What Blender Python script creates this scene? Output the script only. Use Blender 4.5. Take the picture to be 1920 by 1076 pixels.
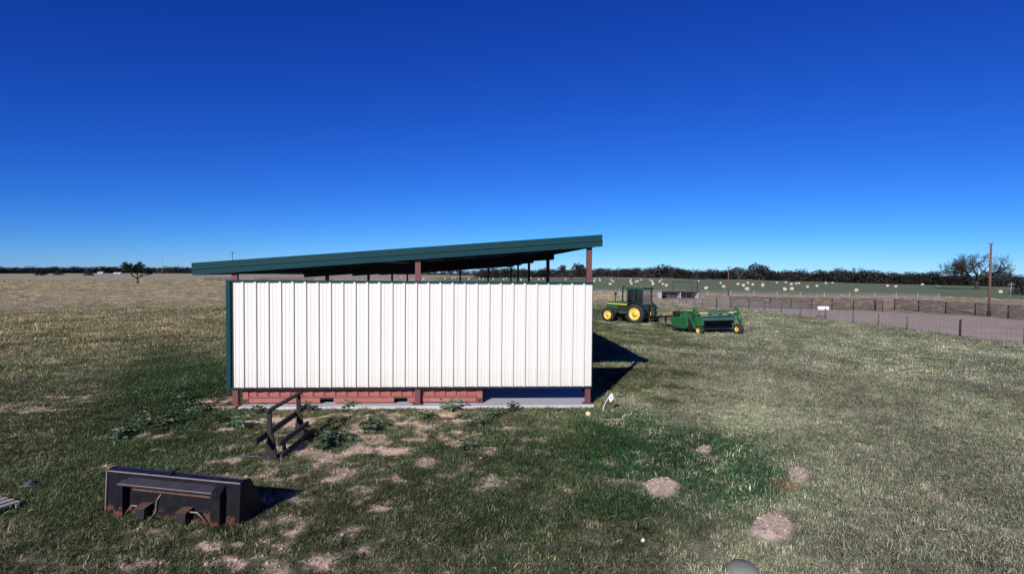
import bpy, bmesh, math, random
import numpy as np
from mathutils import Vector, Matrix

for o in list(bpy.data.objects):
    bpy.data.objects.remove(o)
S = bpy.context.scene
COL = S.collection
R = math.radians
random.seed(7)

# ------------------------------------------------------------------ camera
W0, H0, F0 = 1920.0, 1076.0, 1080.0
CAM_H = 3.45
PITCH, ROLL = R(1.75), R(-0.45)
cd = bpy.data.cameras.new('camera')
cam = bpy.data.objects.new('camera', cd)
COL.objects.link(cam)
cd.sensor_width = 36.0
cd.lens = F0 / W0 * 36.0
cd.clip_start = 0.1
cd.clip_end = 12000
CM = Matrix.Rotation(R(90) - PITCH, 4, 'X') @ Matrix.Rotation(-ROLL, 4, 'Z')
cam.matrix_world = Matrix.Translation((0, 0, CAM_H)) @ CM
S.camera = cam
CR = CM.to_3x3()

# ------------------------------------------------------------------ sky, sun, exposure
SUN_EL, SUN_AZ = 27.0, 21.5          # light travels 21.5 deg to the right of +Y
SUN_STRENGTH, SKY_STRENGTH, EXPOSURE = 5.0, 0.114, 0.0
world = bpy.data.worlds.new('World')
S.world = world
world.use_nodes = True
wn = world.node_tree.nodes
wl = world.node_tree.links
bg = wn['Background']
sky = wn.new('ShaderNodeTexSky')
sky.sky_type = 'NISHITA'
sky.sun_disc = False
sky.sun_elevation = R(SUN_EL)
sky.sun_rotation = R(180 + SUN_AZ)
sky.altitude = 3000
sky.air_density = 1.0
sky.dust_density = 0.0
sky.ozone_density = 8.0
# overall colour grade of the whole sky: the camera's deep polarised blue
sep = wn.new('ShaderNodeSeparateColor')
comb = wn.new('ShaderNodeCombineColor')
wl.new(sky.outputs[0], sep.inputs[0])
for ch, (pw, sc) in enumerate(((1.70, .73), (1.46, .79), (1.0, .95))):
    m1 = wn.new('ShaderNodeMath'); m1.operation = 'MULTIPLY'; m1.inputs[1].default_value = .1
    m2 = wn.new('ShaderNodeMath'); m2.operation = 'POWER'; m2.inputs[1].default_value = pw
    m3 = wn.new('ShaderNodeMath'); m3.operation = 'MULTIPLY'; m3.inputs[1].default_value = sc * 10
    wl.new(sep.outputs[ch], m1.inputs[0]); wl.new(m1.outputs[0], m2.inputs[0]); wl.new(m2.outputs[0], m3.inputs[0])
    wl.new(m3.outputs[0], comb.inputs[ch])
wl.new(comb.outputs[0], bg.inputs[0])
bg.inputs[1].default_value = SKY_STRENGTH

sl = bpy.data.lights.new('sun', 'SUN')
sl.energy = SUN_STRENGTH
sl.angle = R(0.5)
sl.color = (1.0, 0.95, 0.88)
sun = bpy.data.objects.new('sun', sl)
COL.objects.link(sun)
ldir = Vector((math.sin(R(SUN_AZ)) * math.cos(R(SUN_EL)), math.cos(R(SUN_AZ)) * math.cos(R(SUN_EL)), -math.sin(R(SUN_EL))))
sun.rotation_euler = ldir.to_track_quat('-Z', 'Y').to_euler()
sun.location = (-20, -50, 40)

S.view_settings.view_transform = 'Standard'
S.view_settings.look = 'None'
S.view_settings.exposure = EXPOSURE
S.view_settings.gamma = 1.0
S.view_settings.use_curve_mapping = False

# ------------------------------------------------------------------ noise + terrain
def vnoise(x, y, seed=0):
    xi = np.floor(x).astype(np.int64); yi = np.floor(y).astype(np.int64)
    fx = x - xi; fy = y - yi
    fx = fx * fx * (3 - 2 * fx); fy = fy * fy * (3 - 2 * fy)
    def h(a, b):
        n = (a * 374761393 + b * 668265263 + seed * 1442695041) & 0x7fffffff
        n = ((n ^ (n >> 13)) * 1274126177) & 0x7fffffff
        n = n ^ (n >> 16)
        return (n & 0xffff) / 65535.0
    return (h(xi, yi) * (1 - fx) + h(xi + 1, yi) * fx) * (1 - fy) + (h(xi, yi + 1) * (1 - fx) + h(xi + 1, yi + 1) * fx) * fy

def fbm(x, y, s, seed=0, octv=4):
    v = 0; a = 0.5; t = 0
    for k in range(octv):
        v = v + a * vnoise(x * s + 13.7 * k, y * s + 5.1 * k, seed + k)
        t += a; a *= 0.55; s *= 2.07
    return v / t

def sstep(a, b, x):
    t = np.clip((x - a) / (b - a), 0, 1)
    return t * t * (3 - 2 * t)

KR = np.array([0, 17, 30, 49, 80, 140, 192, 260, 368, 480, 600, 1000, 2500, 6000.])
KZ = np.array([-.15, -.14, -.5, -1.07, -1.5, -2.12, -2.55, -2.95, -3.4, -4.0, -4.7, -7.0, -16, -44.])
BA = R(3.4)                                     # yaw of the shed
BU = Vector((math.cos(BA), math.sin(BA), 0))    # along its front wall
BV = Vector((-math.sin(BA), math.cos(BA), 0))   # into its depth
B0 = Vector((-7.07, 14.25, 0))                  # front left corner
BAY, BW = 8.75, 9.15
def bp(u, v, z=0.0):
    return B0 + BU * u + BV * v + Vector((0, 0, z))

MOUNDS = []
def terrain(x, y):
    x = np.asarray(x, float); y = np.asarray(y, float)
    r = np.hypot(x, y)
    z = np.interp(r, KR, KZ)
    u = (x - B0.x) * BU.x + (y - B0.y) * BU.y
    v = (x - B0.x) * BV.x + (y - B0.y) * BV.y
    du = np.maximum(np.maximum(-u, u - BW), 0); dv = np.maximum(np.maximum(-v, v - 4 * BAY), 0)
    k = 1 - sstep(0.3, 9.0, np.hypot(du, dv))
    z = z * (1 - k) + (-0.075) * k
    out = sstep(0.0, 1.2, np.hypot(du, dv))
    z = z + out * (fbm(x, y, 0.45, 3) - 0.5) * 0.14 * sstep(60, 25, r) + out * (fbm(x, y, 0.06, 9) - .5) * 0.5 * sstep(18, 60, r) * sstep(300, 120, r)
    return z

def ray(px, py):
    v = Vector(((px - W0 / 2) / F0, -(py - H0 / 2) / F0, -1.0))
    return (CR @ v)

def G(px, py, dz=0.0):
    """where the ray through a pixel meets the ground"""
    d = ray(px, py)
    n = np.geomspace(3, 4000, 3000)
    zz = CAM_H + d.z * n
    t = terrain(d.x * n, d.y * n) + dz
    i = int(np.argmax(zz < t))
    if i == 0: i = len(n) - 1
    a, b = n[i - 1], n[i]
    for _ in range(30):
        m = (a + b) / 2
        if CAM_H + d.z * m < float(terrain(d.x * m, d.y * m)) + dz: b = m
        else: a = m
    return Vector((d.x * b, d.y * b, float(terrain(d.x * b, d.y * b))))

def PY(px, py, depth):
    return Vector((0, 0, CAM_H)) + ray(px, py) * depth

def gz(x, y):
    return float(terrain(x, y))

def ppm(p):                        # photo pixels per metre at a point
    return F0 / max(p.y, 0.1)

# ------------------------------------------------------------------ materials
MATS = {}
def mat(name, col, rough=0.7, metal=0.0, var=0.0, vscale=4.0, col2=None, bump=0.0, bscale=60.0, spec=0.5, stretch=None):
    m = bpy.data.materials.new(name)
    m.use_nodes = True
    nt = m.node_tree; n = nt.nodes; l = nt.links
    b = n['Principled BSDF']
    b.inputs['Base Color'].default_value = (*col, 1)
    b.inputs['Roughness'].default_value = rough
    b.inputs['Metallic'].default_value = metal
    b.inputs['Specular IOR Level'].default_value = spec
    if var or bump:
        tc = n.new('ShaderNodeTexCoord')
        src = tc.outputs['Object']
        if stretch:
            mp = n.new('ShaderNodeMapping'); mp.inputs['Scale'].default_value = stretch
            l.new(src, mp.inputs[0]); src = mp.outputs[0]
    if var:
        nz = n.new('ShaderNodeTexNoise'); nz.inputs['Scale'].default_value = vscale
        nz.inputs['Detail'].default_value = 6; nz.inputs['Roughness'].default_value = 0.65
        l.new(src, nz.inputs['Vector'])
        rp = n.new('ShaderNodeValToRGB')
        c2 = col2 if col2 else tuple(c * 0.5 for c in col)
        rp.color_ramp.elements[0].position = 0.5 - 0.25; rp.color_ramp.elements[1].position = 0.5 + 0.2
        mixc = tuple(c2[i] * var + col[i] * (1 - var) for i in range(3))
        rp.color_ramp.elements[0].color = (*mixc, 1); rp.color_ramp.elements[1].color = (*col, 1)
        l.new(nz.outputs['Fac'], rp.inputs[0]); l.new(rp.outputs[0], b.inputs['Base Color'])
    if bump:
        n2 = n.new('ShaderNodeTexNoise'); n2.inputs['Scale'].default_value = bscale; n2.inputs['Detail'].default_value = 5
        l.new(src, n2.inputs['Vector'])
        bm_ = n.new('ShaderNodeBump'); bm_.inputs['Strength'].default_value = bump; bm_.inputs['Distance'].default_value = 0.02
        l.new(n2.outputs['Fac'], bm_.inputs['Height']); l.new(bm_.outputs[0], b.inputs['Normal'])
    MATS[name] = m
    return m

M_WHITE = mat('white_sheet_metal', (.74, .715, .665), .42, 0, .16, 1.3, (.64, .615, .57), .04, 3, stretch=(1, 1, .25))
nt_ = M_WHITE.node_tree; nn_ = nt_.nodes; ll_ = nt_.links; pb_ = nn_['Principled BSDF']
src_ = pb_.inputs['Base Color'].links[0].from_socket
ge_ = nn_.new('ShaderNodeNewGeometry'); sp_ = nn_.new('ShaderNodeSeparateXYZ'); ll_.new(ge_.outputs['Position'], sp_.inputs[0])
mp_ = nn_.new('ShaderNodeMapRange'); mp_.inputs[1].default_value = .45; mp_.inputs[2].default_value = 1.1; mp_.inputs[3].default_value = .30; mp_.inputs[4].default_value = .02
ll_.new(sp_.outputs['Z'], mp_.inputs[0])
nz_ = nn_.new('ShaderNodeTexNoise'); nz_.inputs['Scale'].default_value = 6; nz_.inputs['Detail'].default_value = 7; ll_.new(ge_.outputs['Position'], nz_.inputs['Vector'])
mm_ = nn_.new('ShaderNodeMath'); mm_.operation = 'MULTIPLY'; ll_.new(mp_.outputs[0], mm_.inputs[0]); ll_.new(nz_.outputs['Fac'], mm_.inputs[1])
mx_ = nn_.new('ShaderNodeMix'); mx_.data_type = 'RGBA'; mx_.inputs[7].default_value = (.42, .36, .28, 1)
ll_.new(mm_.outputs[0], mx_.inputs[0]); ll_.new(src_, mx_.inputs[6]); ll_.new(mx_.outputs[2], pb_.inputs['Base Color'])
M_GREEN_TRIM = mat('green_trim', (.007, .044, .054), .6, 0, .3, 2.5, (.012, .055, .068), spec=.12)
M_DARK_TRIM = mat('dark_trim', (.008, .016, .018), .5)
M_RED_STEEL = mat('red_oxide_steel', (.15, .048, .046), .62, 0, .45, 6, (.09, .03, .03))
M_SHADED_STEEL = mat('shaded_roof_steel', (.018, .014, .014), .8)  # roof framing steel, with the shade under the deck put into its colour
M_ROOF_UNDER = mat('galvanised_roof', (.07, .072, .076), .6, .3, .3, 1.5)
M_CONCRETE = mat('concrete', (.52, .52, .53), .85, 0, .35, 2.2, (.38, .37, .37), .15, 30)
M_CONTAINER = mat('container_red', (.37, .125, .105), .75, 0, .55, 5, (.24, .075, .062), .2, 25)
M_RUST = mat('rusty_steel', (.15, .065, .040), .85, 0, .85, 9, (.03, .020, .018), .2, 40)
M_MARK = mat('pale_marking', (.5, .3, .26), .8)
M_BLACK = mat('black', (.012, .012, .013), .6)
M_TYRE = mat('tyre_rubber', (.018, .018, .019), .75, 0, .4, 8, (.035, .03, .027))
M_JD = mat('tractor_green', (.016, .095, .030), .42, 0, .5, 3, (.035, .075, .035))
M_JDL = mat('mower_green', (.016, .125, .032), .45, 0, .45, 2.2, (.028, .11, .05))
M_YEL = mat('tractor_yellow', (.80, .56, .12), .4, 0, .25, 5, (.68, .44, .10))
M_GREYG = mat('faded_green', (.05, .15, .10), .5, 0, .4, 4, (.09, .17, .14))
M_PALEDECAL = mat('pale_decal', (.62, .50, .22), .5)
M_REDL = mat('red_lens', (.4, .03, .03), .3)
M_WOOD = mat('weathered_dark_wood', (.030, .024, .024), .9, 0, .7, 5, (.012, .010, .011), .4, 40, stretch=(6, 6, .6))
M_PALEWOOD = mat('pale_wood', (.42, .36, .30), .85, 0, .6, 6, (.2, .17, .15), .3, 40)
M_POLE = mat('utility_pole_wood', (.17, .085, .07), .9, 0, .6, 3, (.09, .05, .045), .2, 20, stretch=(8, 8, .5))
M_GREYPOLE = mat('grey_pole', (.24, .23, .23), .8, 0, .4, 4)
M_PIPE = mat('dark_pipe', (.012, .014, .017), .5, .2)
M_WIRE = mat('fence_wire', (.48, .46, .48), .5, .2)
M_TPOST = mat('tpost', (.10, .085, .085), .7)
M_TANK = mat('white_plastic', (.8, .8, .8), .45, 0, .1, 3)
M_HAY = mat('hay', (.66, .58, .43), .95, 0, .8, 7, (.30, .24, .16), .6, 30)
M_HAYD = mat('weathered_hay', (.42, .25, .17), .95, 0, .7, 6, (.25, .15, .10), .5, 30)
M_BARK = mat('bark', (.045, .036, .032), .95, 0, .6, 3, (.025, .02, .018), .3, 10)
M_BARKG = mat('grey_bark', (.085, .075, .078), .95, 0, .6, 3, (.05, .043, .045))
M_STONE = mat('white_stone', (.75, .73, .70), .8, 0, .3, 30)
M_DSTONE = mat('slate_stone', (.09, .10, .13), .6, 0, .7, 14, (.02, .022, .03), .4, 30)
M_SHEDWHITE = mat('shed_white', (.68, .69, .72), .6, 0, .4, 3, (.5, .5, .53))
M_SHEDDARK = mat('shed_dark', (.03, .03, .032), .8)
M_DOME = mat('grey_plastic', (.21, .22, .185), 1.0, 0, .3, 6, spec=.0)
M_CREAM = mat('cream_plastic', (.72, .58, .33), .5, 0, .2, 12)

def leafmat(name, c1, c2, trans=0.25):
    m = bpy.data.materials.new(name); m.use_nodes = True
    nt = m.node_tree; n = nt.nodes; l = nt.links
    n.remove(n['Principled BSDF'])
    out = n['Material Output']
    at = n.new('ShaderNodeAttribute'); at.attribute_name = 'tint'
    rp = n.new('ShaderNodeMix'); rp.data_type = 'RGBA'
    rp.inputs[6].default_value = (*c1, 1); rp.inputs[7].default_value = (*c2, 1)
    l.new(at.outputs['Fac'], rp.inputs[0])
    oi = n.new('ShaderNodeObjectInfo')
    hs = n.new('ShaderNodeHueSaturation')
    mr = n.new('ShaderNodeMapRange'); mr.inputs[3].default_value = .55; mr.inputs[4].default_value = 1.55
    l.new(oi.outputs['Random'], mr.inputs[0]); l.new(mr.outputs[0], hs.inputs['Value'])
    l.new(rp.outputs[2], hs.inputs['Color'])
    d = n.new('ShaderNodeBsdfDiffuse'); t = n.new('ShaderNodeBsdfTranslucent'); x = n.new('ShaderNodeMixShader')
    l.new(hs.outputs[0], d.inputs[0]); l.new(hs.outputs[0], t.inputs[0])
    x.inputs[0].default_value = trans
    l.new(d.outputs[0], x.inputs[1]); l.new(t.outputs[0], x.inputs[2]); l.new(x.outputs[0], out.inputs[0])
    return m

M_LEAF = leafmat('oak_leaves', (.009, .010, .011), (.105, .100, .090))
M_LEAFG = leafmat('grey_oak_leaves', (.022, .021, .022), (.095, .088, .082))
M_LEAFM = leafmat('mesquite_leaves', (.018, .028, .014), (.06, .075, .035))
M_WEED = leafmat('weed_leaves', (.05, .085, .042), (.20, .27, .17), .3)

# ------------------------------------------------------------------ mesh builder
class MB:
    def __init__(self):
        self.v = []; self.f = []; self.s = []; self.t = []
    def add(self, vs, fs, smooth=False):
        o = len(self.v)
        self.v += [tuple(p) for p in vs]
        for f in fs:
            self.f.append(tuple(i + o for i in f)); self.s.append(smooth)
        return self
    def box(self, c, d, rot=None):
        hx, hy, hz = d[0] / 2, d[1] / 2, d[2] / 2
        vs = [Vector((x, y, z)) for x in (-hx, hx) for y in (-hy, hy) for z in (-hz, hz)]
        if rot is not None: vs = [rot @ p for p in vs]
        vs = [p + Vector(c) for p in vs]
        return self.add(vs, [(0, 1, 3, 2), (4, 6, 7, 5), (0, 4, 5, 1), (2, 3, 7, 6), (0, 2, 6, 4), (1, 5, 7, 3)])
    def bb(self, x0, x1, y0, y1, z0, z1):
        return self.box(((x0 + x1) / 2, (y0 + y1) / 2, (z0 + z1) / 2), (x1 - x0, y1 - y0, z1 - z0))
    def bar(self, a, b, w, h, up=(0, 0, 1)):
        a = Vector(a); b = Vector(b); z = (b - a)
        L = z.length; z.normalize(); up = Vector(up)
        x = up.cross(z)
        if x.length < 1e-4: x = Vector((1, 0, 0)).cross(z)
        x.normalize(); y = z.cross(x)
        M = Matrix((x, y, z)).transposed()
        return self.box((a + b) / 2, (w, h, L), M)
    def tube(self, pts, rad, n=8, cap=True):
        pts = [Vector(p) for p in pts]
        if not isinstance(rad, (list, tuple)): rad = [rad] * len(pts)
        rings = []
        ref = None
        for i, p in enumerate(pts):
            t = (pts[min(i + 1, len(pts) - 1)] - pts[max(i - 1, 0)]).normalized()
            if ref is None:
                ref = Vector((0, 0, 1)) if abs(t.z) < .9 else Vector((1, 0, 0))
            x = ref.cross(t)
            if x.length < 1e-5: x = Vector((0, 1, 0)).cross(t)
            x.normalize(); y = t.cross(x); ref = y.cross(t) * -1 if False else ref
            rings.append([p + (x * math.cos(2 * math.pi * k / n) + y * math.sin(2 * math.pi * k / n)) * rad[i] for k in range(n)])
        o = len(self.v)
        for r in rings: self.v += [tuple(q) for q in r]
        for i in range(len(pts) - 1):
            for k in range(n):
                self.f.append((o + i * n + k, o + i * n + (k + 1) % n, o + (i + 1) * n + (k + 1) % n, o + (i + 1) * n + k)); self.s.append(True)
        if cap:
            self.f.append(tuple(o + k for k in range(n))[::-1]); self.s.append(False)
            e = o + (len(pts) - 1) * n
            self.f.append(tuple(e + k for k in range(n))); self.s.append(False)
        return self
    def lathe(self, prof, n=24, M=None, smooth=True):
        """profile of (radius, height) turned round local Z"""
        o = len(self.v)
        for r, z in prof:
            for k in range(n):
                p = Vector((r * math.cos(2 * math.pi * k / n), r * math.sin(2 * math.pi * k / n), z))
                if M is not None: p = M @ p
                self.v.append(tuple(p))
        for i in range(len(prof) - 1):
            for k in range(n):
                self.f.append((o + i * n + k, o + i * n + (k + 1) % n, o + (i + 1) * n + (k + 1) % n, o + (i + 1) * n + k)); self.s.append(smooth)
        return self
    def prism(self, poly, a, b, axis='x'):
        """2-D polygon extruded along an axis"""
        n = len(poly)
        def q(p, t):
            return (t, p[0], p[1]) if axis == 'x' else ((p[0], t, p[1]) if axis == 'y' else (p[0], p[1], t))
        vs = [q(p, a) for p in poly] + [q(p, b) for p in poly]
        fs = [tuple(range(n))[::-1], tuple(range(n, 2 * n))] + [(i, (i + 1) % n, n + (i + 1) % n, n + i) for i in range(n)]
        return self.add(vs, fs)
    def mesh(self, name, m):
        me = bpy.data.meshes.new(name)
        me.from_pydata(self.v, [], self.f)
        me.polygons.foreach_set('use_smooth', self.s)
        me.update()
        if self.t:
            a = me.attributes.new('tint', 'FLOAT', 'POINT'); a.data.foreach_set('value', self.t)
        if m: me.materials.append(m)
        b = bmesh.new(); b.from_mesh(me)
        if not self.t: bmesh.ops.recalc_face_normals(b, faces=b.faces)
        b.to_mesh(me); b.free()
        return me
    def build(self, name, m, parent=None, bevel=0.0):
        o = bpy.data.objects.new(name, self.mesh(name, m))
        COL.objects.link(o)
        if parent: o.parent = parent
        if bevel:
            bv = o.modifiers.new('bevel', 'BEVEL'); bv.width = bevel; bv.segments = 2; bv.limit_method = 'ANGLE'
        return o

def obj_from(name, me, parent=None):
    o = bpy.data.objects.new(name, me); COL.objects.link(o)
    if parent: o.parent = parent
    return o
def tag(o, label, cat, group=None, kind=None):
    if label: o['label'] = label
    if cat: o['category'] = cat
    if group: o['group'] = group
    if kind: o['kind'] = kind
    return o
def thing(name, label, cat, loc=(0, 0, 0), rz=0.0, group=None):
    o = bpy.data.objects.new(name, None); COL.objects.link(o)
    o.empty_display_size = .2
    o.location = loc; o.rotation_euler = (0, 0, rz)
    return tag(o, label, cat, group)
def copy_tree(o, parent=None):
    c = o.copy(); COL.objects.link(c); c.parent = parent
    for ch in list(o.children): copy_tree(ch, c)
    return c

# ------------------------------------------------------------------ ground cover layout (world positions of the patches)
def blob(px, py, rx, ry, s=1.0):
    c = G(px, py); a = G(px, py - ry); b = G(px, py + ry)
    return (c.x, c.y, rx / ppm(c), max((a - b).length / 2, .03), s)

SAND = [blob(*b) for b in [
    (420, 757, 45, 13, 1), (540, 788, 90, 12, 1), (640, 778, 70, 9, 1), (735, 788, 60, 9, .9), (850, 779, 44, 8, 1), (722, 850, 60, 13, 1),
    (800, 862, 50, 9, .9), (672, 866, 24, 7, .8), (400, 803, 80, 7, .7), (320, 792, 70, 5, .6), (940, 803, 40, 5, .55), (1010, 826, 30, 5, .5),
    (1152, 781, 30, 4, 1), (610, 860, 60, 8, .6), (430, 1035, 62, 30, .9), (560, 1004, 60, 14, .55), (620, 1062, 50, 18, .85), (905, 1066, 46, 12, .7),
    (728, 955, 50, 20, .62), (500, 1003, 40, 16, .5), (800, 1012, 40, 10, .5), (690, 908, 60, 20, .55), (60, 771, 100, 9, 1), (120, 746, 90, 5, .9),
    (190, 736, 70, 4, .8), (20, 788, 60, 5, .8), (640, 745, 250, 6, .4), (560, 905, 60, 14, .4)]]
MOUND = [blob(*b) for b in [(1242, 915, 31, 18, 1), (1445, 988, 37, 25, 1), (1497, 891, 20, 14, 1), (1323, 845, 14, 8, .9)]]
LUSH = [blob(*b) for b in [(1250, 850, 230, 55, 1), (1360, 900, 140, 45, .9), (1010, 850, 200, 50, .55), (1180, 950, 150, 40, .75), (330, 690, 110, 60, .8),
    (400, 640, 40, 40, .7), (1170, 800, 110, 30, .8), (880, 900, 120, 60, .45), (300, 830, 180, 50, .5), (1330, 960, 90, 30, .6), (1000, 960, 160, 60, .35), (200, 900, 200, 70, .4), (600, 820, 60, 20, .5), (880, 790, 40, 10, .5)]]
RED = [blob(1468, 914, 13, 8, 1)]
YARD = [blob(*b) for b in [(640, 830, 330, 75, 1.15), (560, 1000, 280, 90, 1.15), (120, 760, 160, 30, 1.0)]]
FE = [G(x, y) for x, y in [(700, 524), (900, 530), (1110, 545), (1400, 551), (1700, 554), (1920, 561)]]
LN = [G(x, y) for x, y in [(1330, 574), (1405, 581), (1500, 592), (1600, 604), (1700, 618), (1800, 631), (1920, 645)]]
LF = [G(x, y) for x, y in [(1385, 576), (1500, 580), (1640, 583), (1773, 590), (1890, 598), (1960, 604)]]

def ell(L, x, y, soft=.5, warp=.35):
    m = np.zeros_like(x)
    wx = x + (fbm(x, y, 1.6, 21) - .5) * warp * 2.2
    wy = y + (fbm(x, y, 1.6, 31) - .5) * warp * 2.2
    for cx, cy, rx, ry, s in L:
        q_ = math.hypot(cx, cy)
        b_ = (wy - cy) * q_ / cy; a_ = (wx - cx) - b_ * cx / q_
        d = np.hypot(a_ / rx, b_ / ry)
        m = np.maximum(m, s * (1 - sstep(1 - soft, 1 + soft, d)))
    return m

def masks(x, y):
    x = np.asarray(x, float); y = np.asarray(y, float)
    r = np.hypot(x, y)
    k = {}
    nf = fbm(x, y, 2.6, 41, 5)
    nm = fbm(x, y, .5, 51, 4)
    sand = ell(SAND, x, y, .7, .55)
    nh = fbm(x, y, 6.5, 71, 3)
    sand = sstep(.40, .66, sand * .72 + (nf - .5) * 1.3 + (nh - .5) * 1.5 + .02) * sstep(.06, .3, sand)
    yard = ell(YARD, x, y, .8, .6)
    sand = np.maximum(sand, .8 * sstep(.60, .72, nf * .45 + nh * .35 + nm * .2 + yard * .10) * sstep(40, 20, r))
    k['sand'] = sand
    k['mound'] = np.clip(ell(MOUND, x, y, .30, .05) * 1.15 + (nf - .5) * .9 * (ell(MOUND, x, y, .5, .05) > .05), 0, 1)
    k['lush'] = np.clip(ell(LUSH, x, y, .55, .5) + (nm - .5) * .7 * (ell(LUSH, x, y, .55, .5) > .02), 0, 1)
    k['red'] = ell(RED, x, y, .5, .1)
    fx = np.array([p.x for p in FE]); fy = np.array([p.y for p in FE])
    fe = np.interp(x, fx, fy) + (fbm(x, y, .05, 61) - .5) * 14
    side = sstep(-25, 0, x - (y - 100) * -.12)
    k['field'] = sstep(-1.5, 1.5, y - fe) * side * sstep(560, 520, r)
    lx = np.array([p.x for p in LN]); ly = np.array([p.y for p in LN])
    o = np.argsort(lx)
    sl_ = (ly[o][-1] - ly[o][-2]) / max(lx[o][-1] - lx[o][-2], .1)
    ln = np.interp(x, lx[o], ly[o]) + np.where(x > lx.max(), (x - lx.max()) * sl_, 0)
    qx = np.array([p.x for p in LF]); qy = np.array([p.y for p in LF])
    lf = np.interp(x, qx, qy)
    beyond = sstep(-.2, .6, y - ln + (nf - .5) * .8) * sstep(lx.min() - 1, lx.min() + 1, x)
    k['lane'] = beyond * sstep(.8, -.8, y - lf + (nf - .5) * 2) * sstep(8, 12, y)
    k['past'] = beyond * (1 - k['lane']) * (1 - k['field'])
    th = np.degrees(np.arctan2(x, y))
    lw = sstep(-18, -22, th)
    k['weed'] = lw * sstep(19, 46, r + (nm - .5) * 24) * sstep(120, 70, r)
    k['far'] = sstep(60, 110, r) * (1 - k['field'])
    k['right'] = sstep(9, 20, th + (nm - .5) * 22) * (1 - beyond)
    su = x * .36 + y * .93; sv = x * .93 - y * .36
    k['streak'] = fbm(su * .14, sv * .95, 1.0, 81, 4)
    k['nm'] = nm; k['nf'] = nf; k['r'] = r
    return k

def mixc(a, b, t):
    return a * (1 - t[:, None]) + np.array(b)[None, :] * t[:, None]

def ground_colour(k):
    n = len(k['r'])
    c = np.tile(np.array([[.100, .104, .060]]), (n, 1))
    c = mixc(c, (.235, .200, .135), sstep(.42, .68, k['nf']) * .85)
    c = mixc(c, (.235, .232, .160), k['right'] * .8)
    c = mixc(c, (.034, .062, .026), k['lush'] * .9)
    c = mixc(c, (.37, .295, .195), k['weed'] * .85)
    c = mixc(c, (.43, .355, .245), k['far'] * .9)
    c = mixc(c, (.290, .225, .165), k['past'] * .85)
    c = mixc(c, (.430, .330, .260), k['lane'] * .95)
    c = mixc(c, (.165, .200, .110), k['field'])
    c = mixc(c, (.70, .515, .390), k['sand'] * .95)
    c = mixc(c, (.60, .47, .37), k['mound'])
    c = mixc(c, (.25, .07, .03), k['red'] * .7)
    return c

# ------------------------------------------------------------------ ground sheet
def axis(lo, hi, step, grow, end):
    a = list(np.arange(lo, hi, step))
    d = step; p = hi; up = []
    while p < end:
        up.append(p); d *= grow; p += d
    d = step; p = lo; dn = []
    while p > -end:
        d *= grow; p -= d; dn.append(p)
    return np.array(dn[::-1] + a + up + [end])
gx = axis(-15, 16, .07, 1.035, 6000)
gy = axis(3.5, 27, .07, 1.022, 6000)
X, Y = np.meshgrid(gx, gy)
xf, yf = X.ravel(), Y.ravel()
K = masks(xf, yf)
zf = terrain(xf, yf) + K['mound'] * .05 + (K['nf'] - .5) * .05 * sstep(30, 15, K['r']) * (1 - ((xf > B0.x - .4) & (xf < B0.x + BW + .6) & (yf > B0.y - .1) & (yf < B0.y + 4 * BAY + 1)))
gm = bpy.data.meshes.new('ground')
nx, ny = len(gx), len(gy)
idx = np.arange(nx * ny).reshape(ny, nx)
q = np.stack([idx[:-1, :-1], idx[:-1, 1:], idx[1:, 1:], idx[1:, :-1]], -1).reshape(-1, 4)
gm.vertices.add(nx * ny); gm.vertices.foreach_set('co', np.stack([xf, yf, zf], 1).ravel())
gm.loops.add(q.size); gm.loops.foreach_set('vertex_index', q.ravel())
gm.polygons.add(len(q)); gm.polygons.foreach_set('loop_start', np.arange(0, q.size, 4))
gm.polygons.foreach_set('use_smooth', np.ones(len(q), bool))
gm.update(calc_edges=True)
ca = gm.color_attributes.new('soil', 'FLOAT_COLOR', 'POINT')
gc = ground_colour(K)
ca.data.foreach_set('color', np.concatenate([gc, np.ones((len(gc), 1))], 1).ravel())

m = bpy.data.materials.new('ground_soil'); m.use_nodes = True
n = m.node_tree.nodes; l = m.node_tree.links; b = n['Principled BSDF']
at = n.new('ShaderNodeAttribute'); at.attribute_name = 'soil'
ge = n.new('ShaderNodeNewGeometry')
n1 = n.new('ShaderNodeTexNoise'); n1.inputs['Scale'].default_value = 9; n1.inputs['Detail'].default_value = 9; n1.inputs['Roughness'].default_value = .75
n2 = n.new('ShaderNodeTexNoise'); n2.inputs['Scale'].default_value = .7; n2.inputs['Detail'].default_value = 8; n2.inputs['Roughness'].default_value = .7
l.new(ge.outputs['Position'], n1.inputs['Vector']); l.new(ge.outputs['Position'], n2.inputs['Vector'])
r1 = n.new('ShaderNodeMapRange'); r1.inputs[1].default_value = .3; r1.inputs[2].default_value = .7; r1.inputs[3].default_value = .5; r1.inputs[4].default_value = 1.4
r2 = n.new('ShaderNodeMapRange'); r2.inputs[1].default_value = .3; r2.inputs[2].default_value = .7; r2.inputs[3].default_value = .75; r2.inputs[4].default_value = 1.25
l.new(n1.outputs['Fac'], r1.inputs[0]); l.new(n2.outputs['Fac'], r2.inputs[0])
mu = n.new('ShaderNodeMath'); mu.operation = 'MULTIPLY'; l.new(r1.outputs[0], mu.inputs[0]); l.new(r2.outputs[0], mu.inputs[1])
vm = n.new('ShaderNodeVectorMath'); vm.operation = 'SCALE'; l.new(at.outputs['Color'], vm.inputs[0]); l.new(mu.outputs[0], vm.inputs['Scale'])
l.new(vm.outputs[0], b.inputs['Base Color']); b.inputs['Roughness'].default_value = .95; b.inputs['Specular IOR Level'].default_value = .1
bm_ = n.new('ShaderNodeBump'); bm_.inputs['Strength'].default_value = .5; bm_.inputs['Distance'].default_value = .05
l.new(n1.outputs['Fac'], bm_.inputs['Height']); l.new(bm_.outputs[0], b.inputs['Normal'])
gm.materials.append(m)
ground = obj_from('ground', gm)
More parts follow.
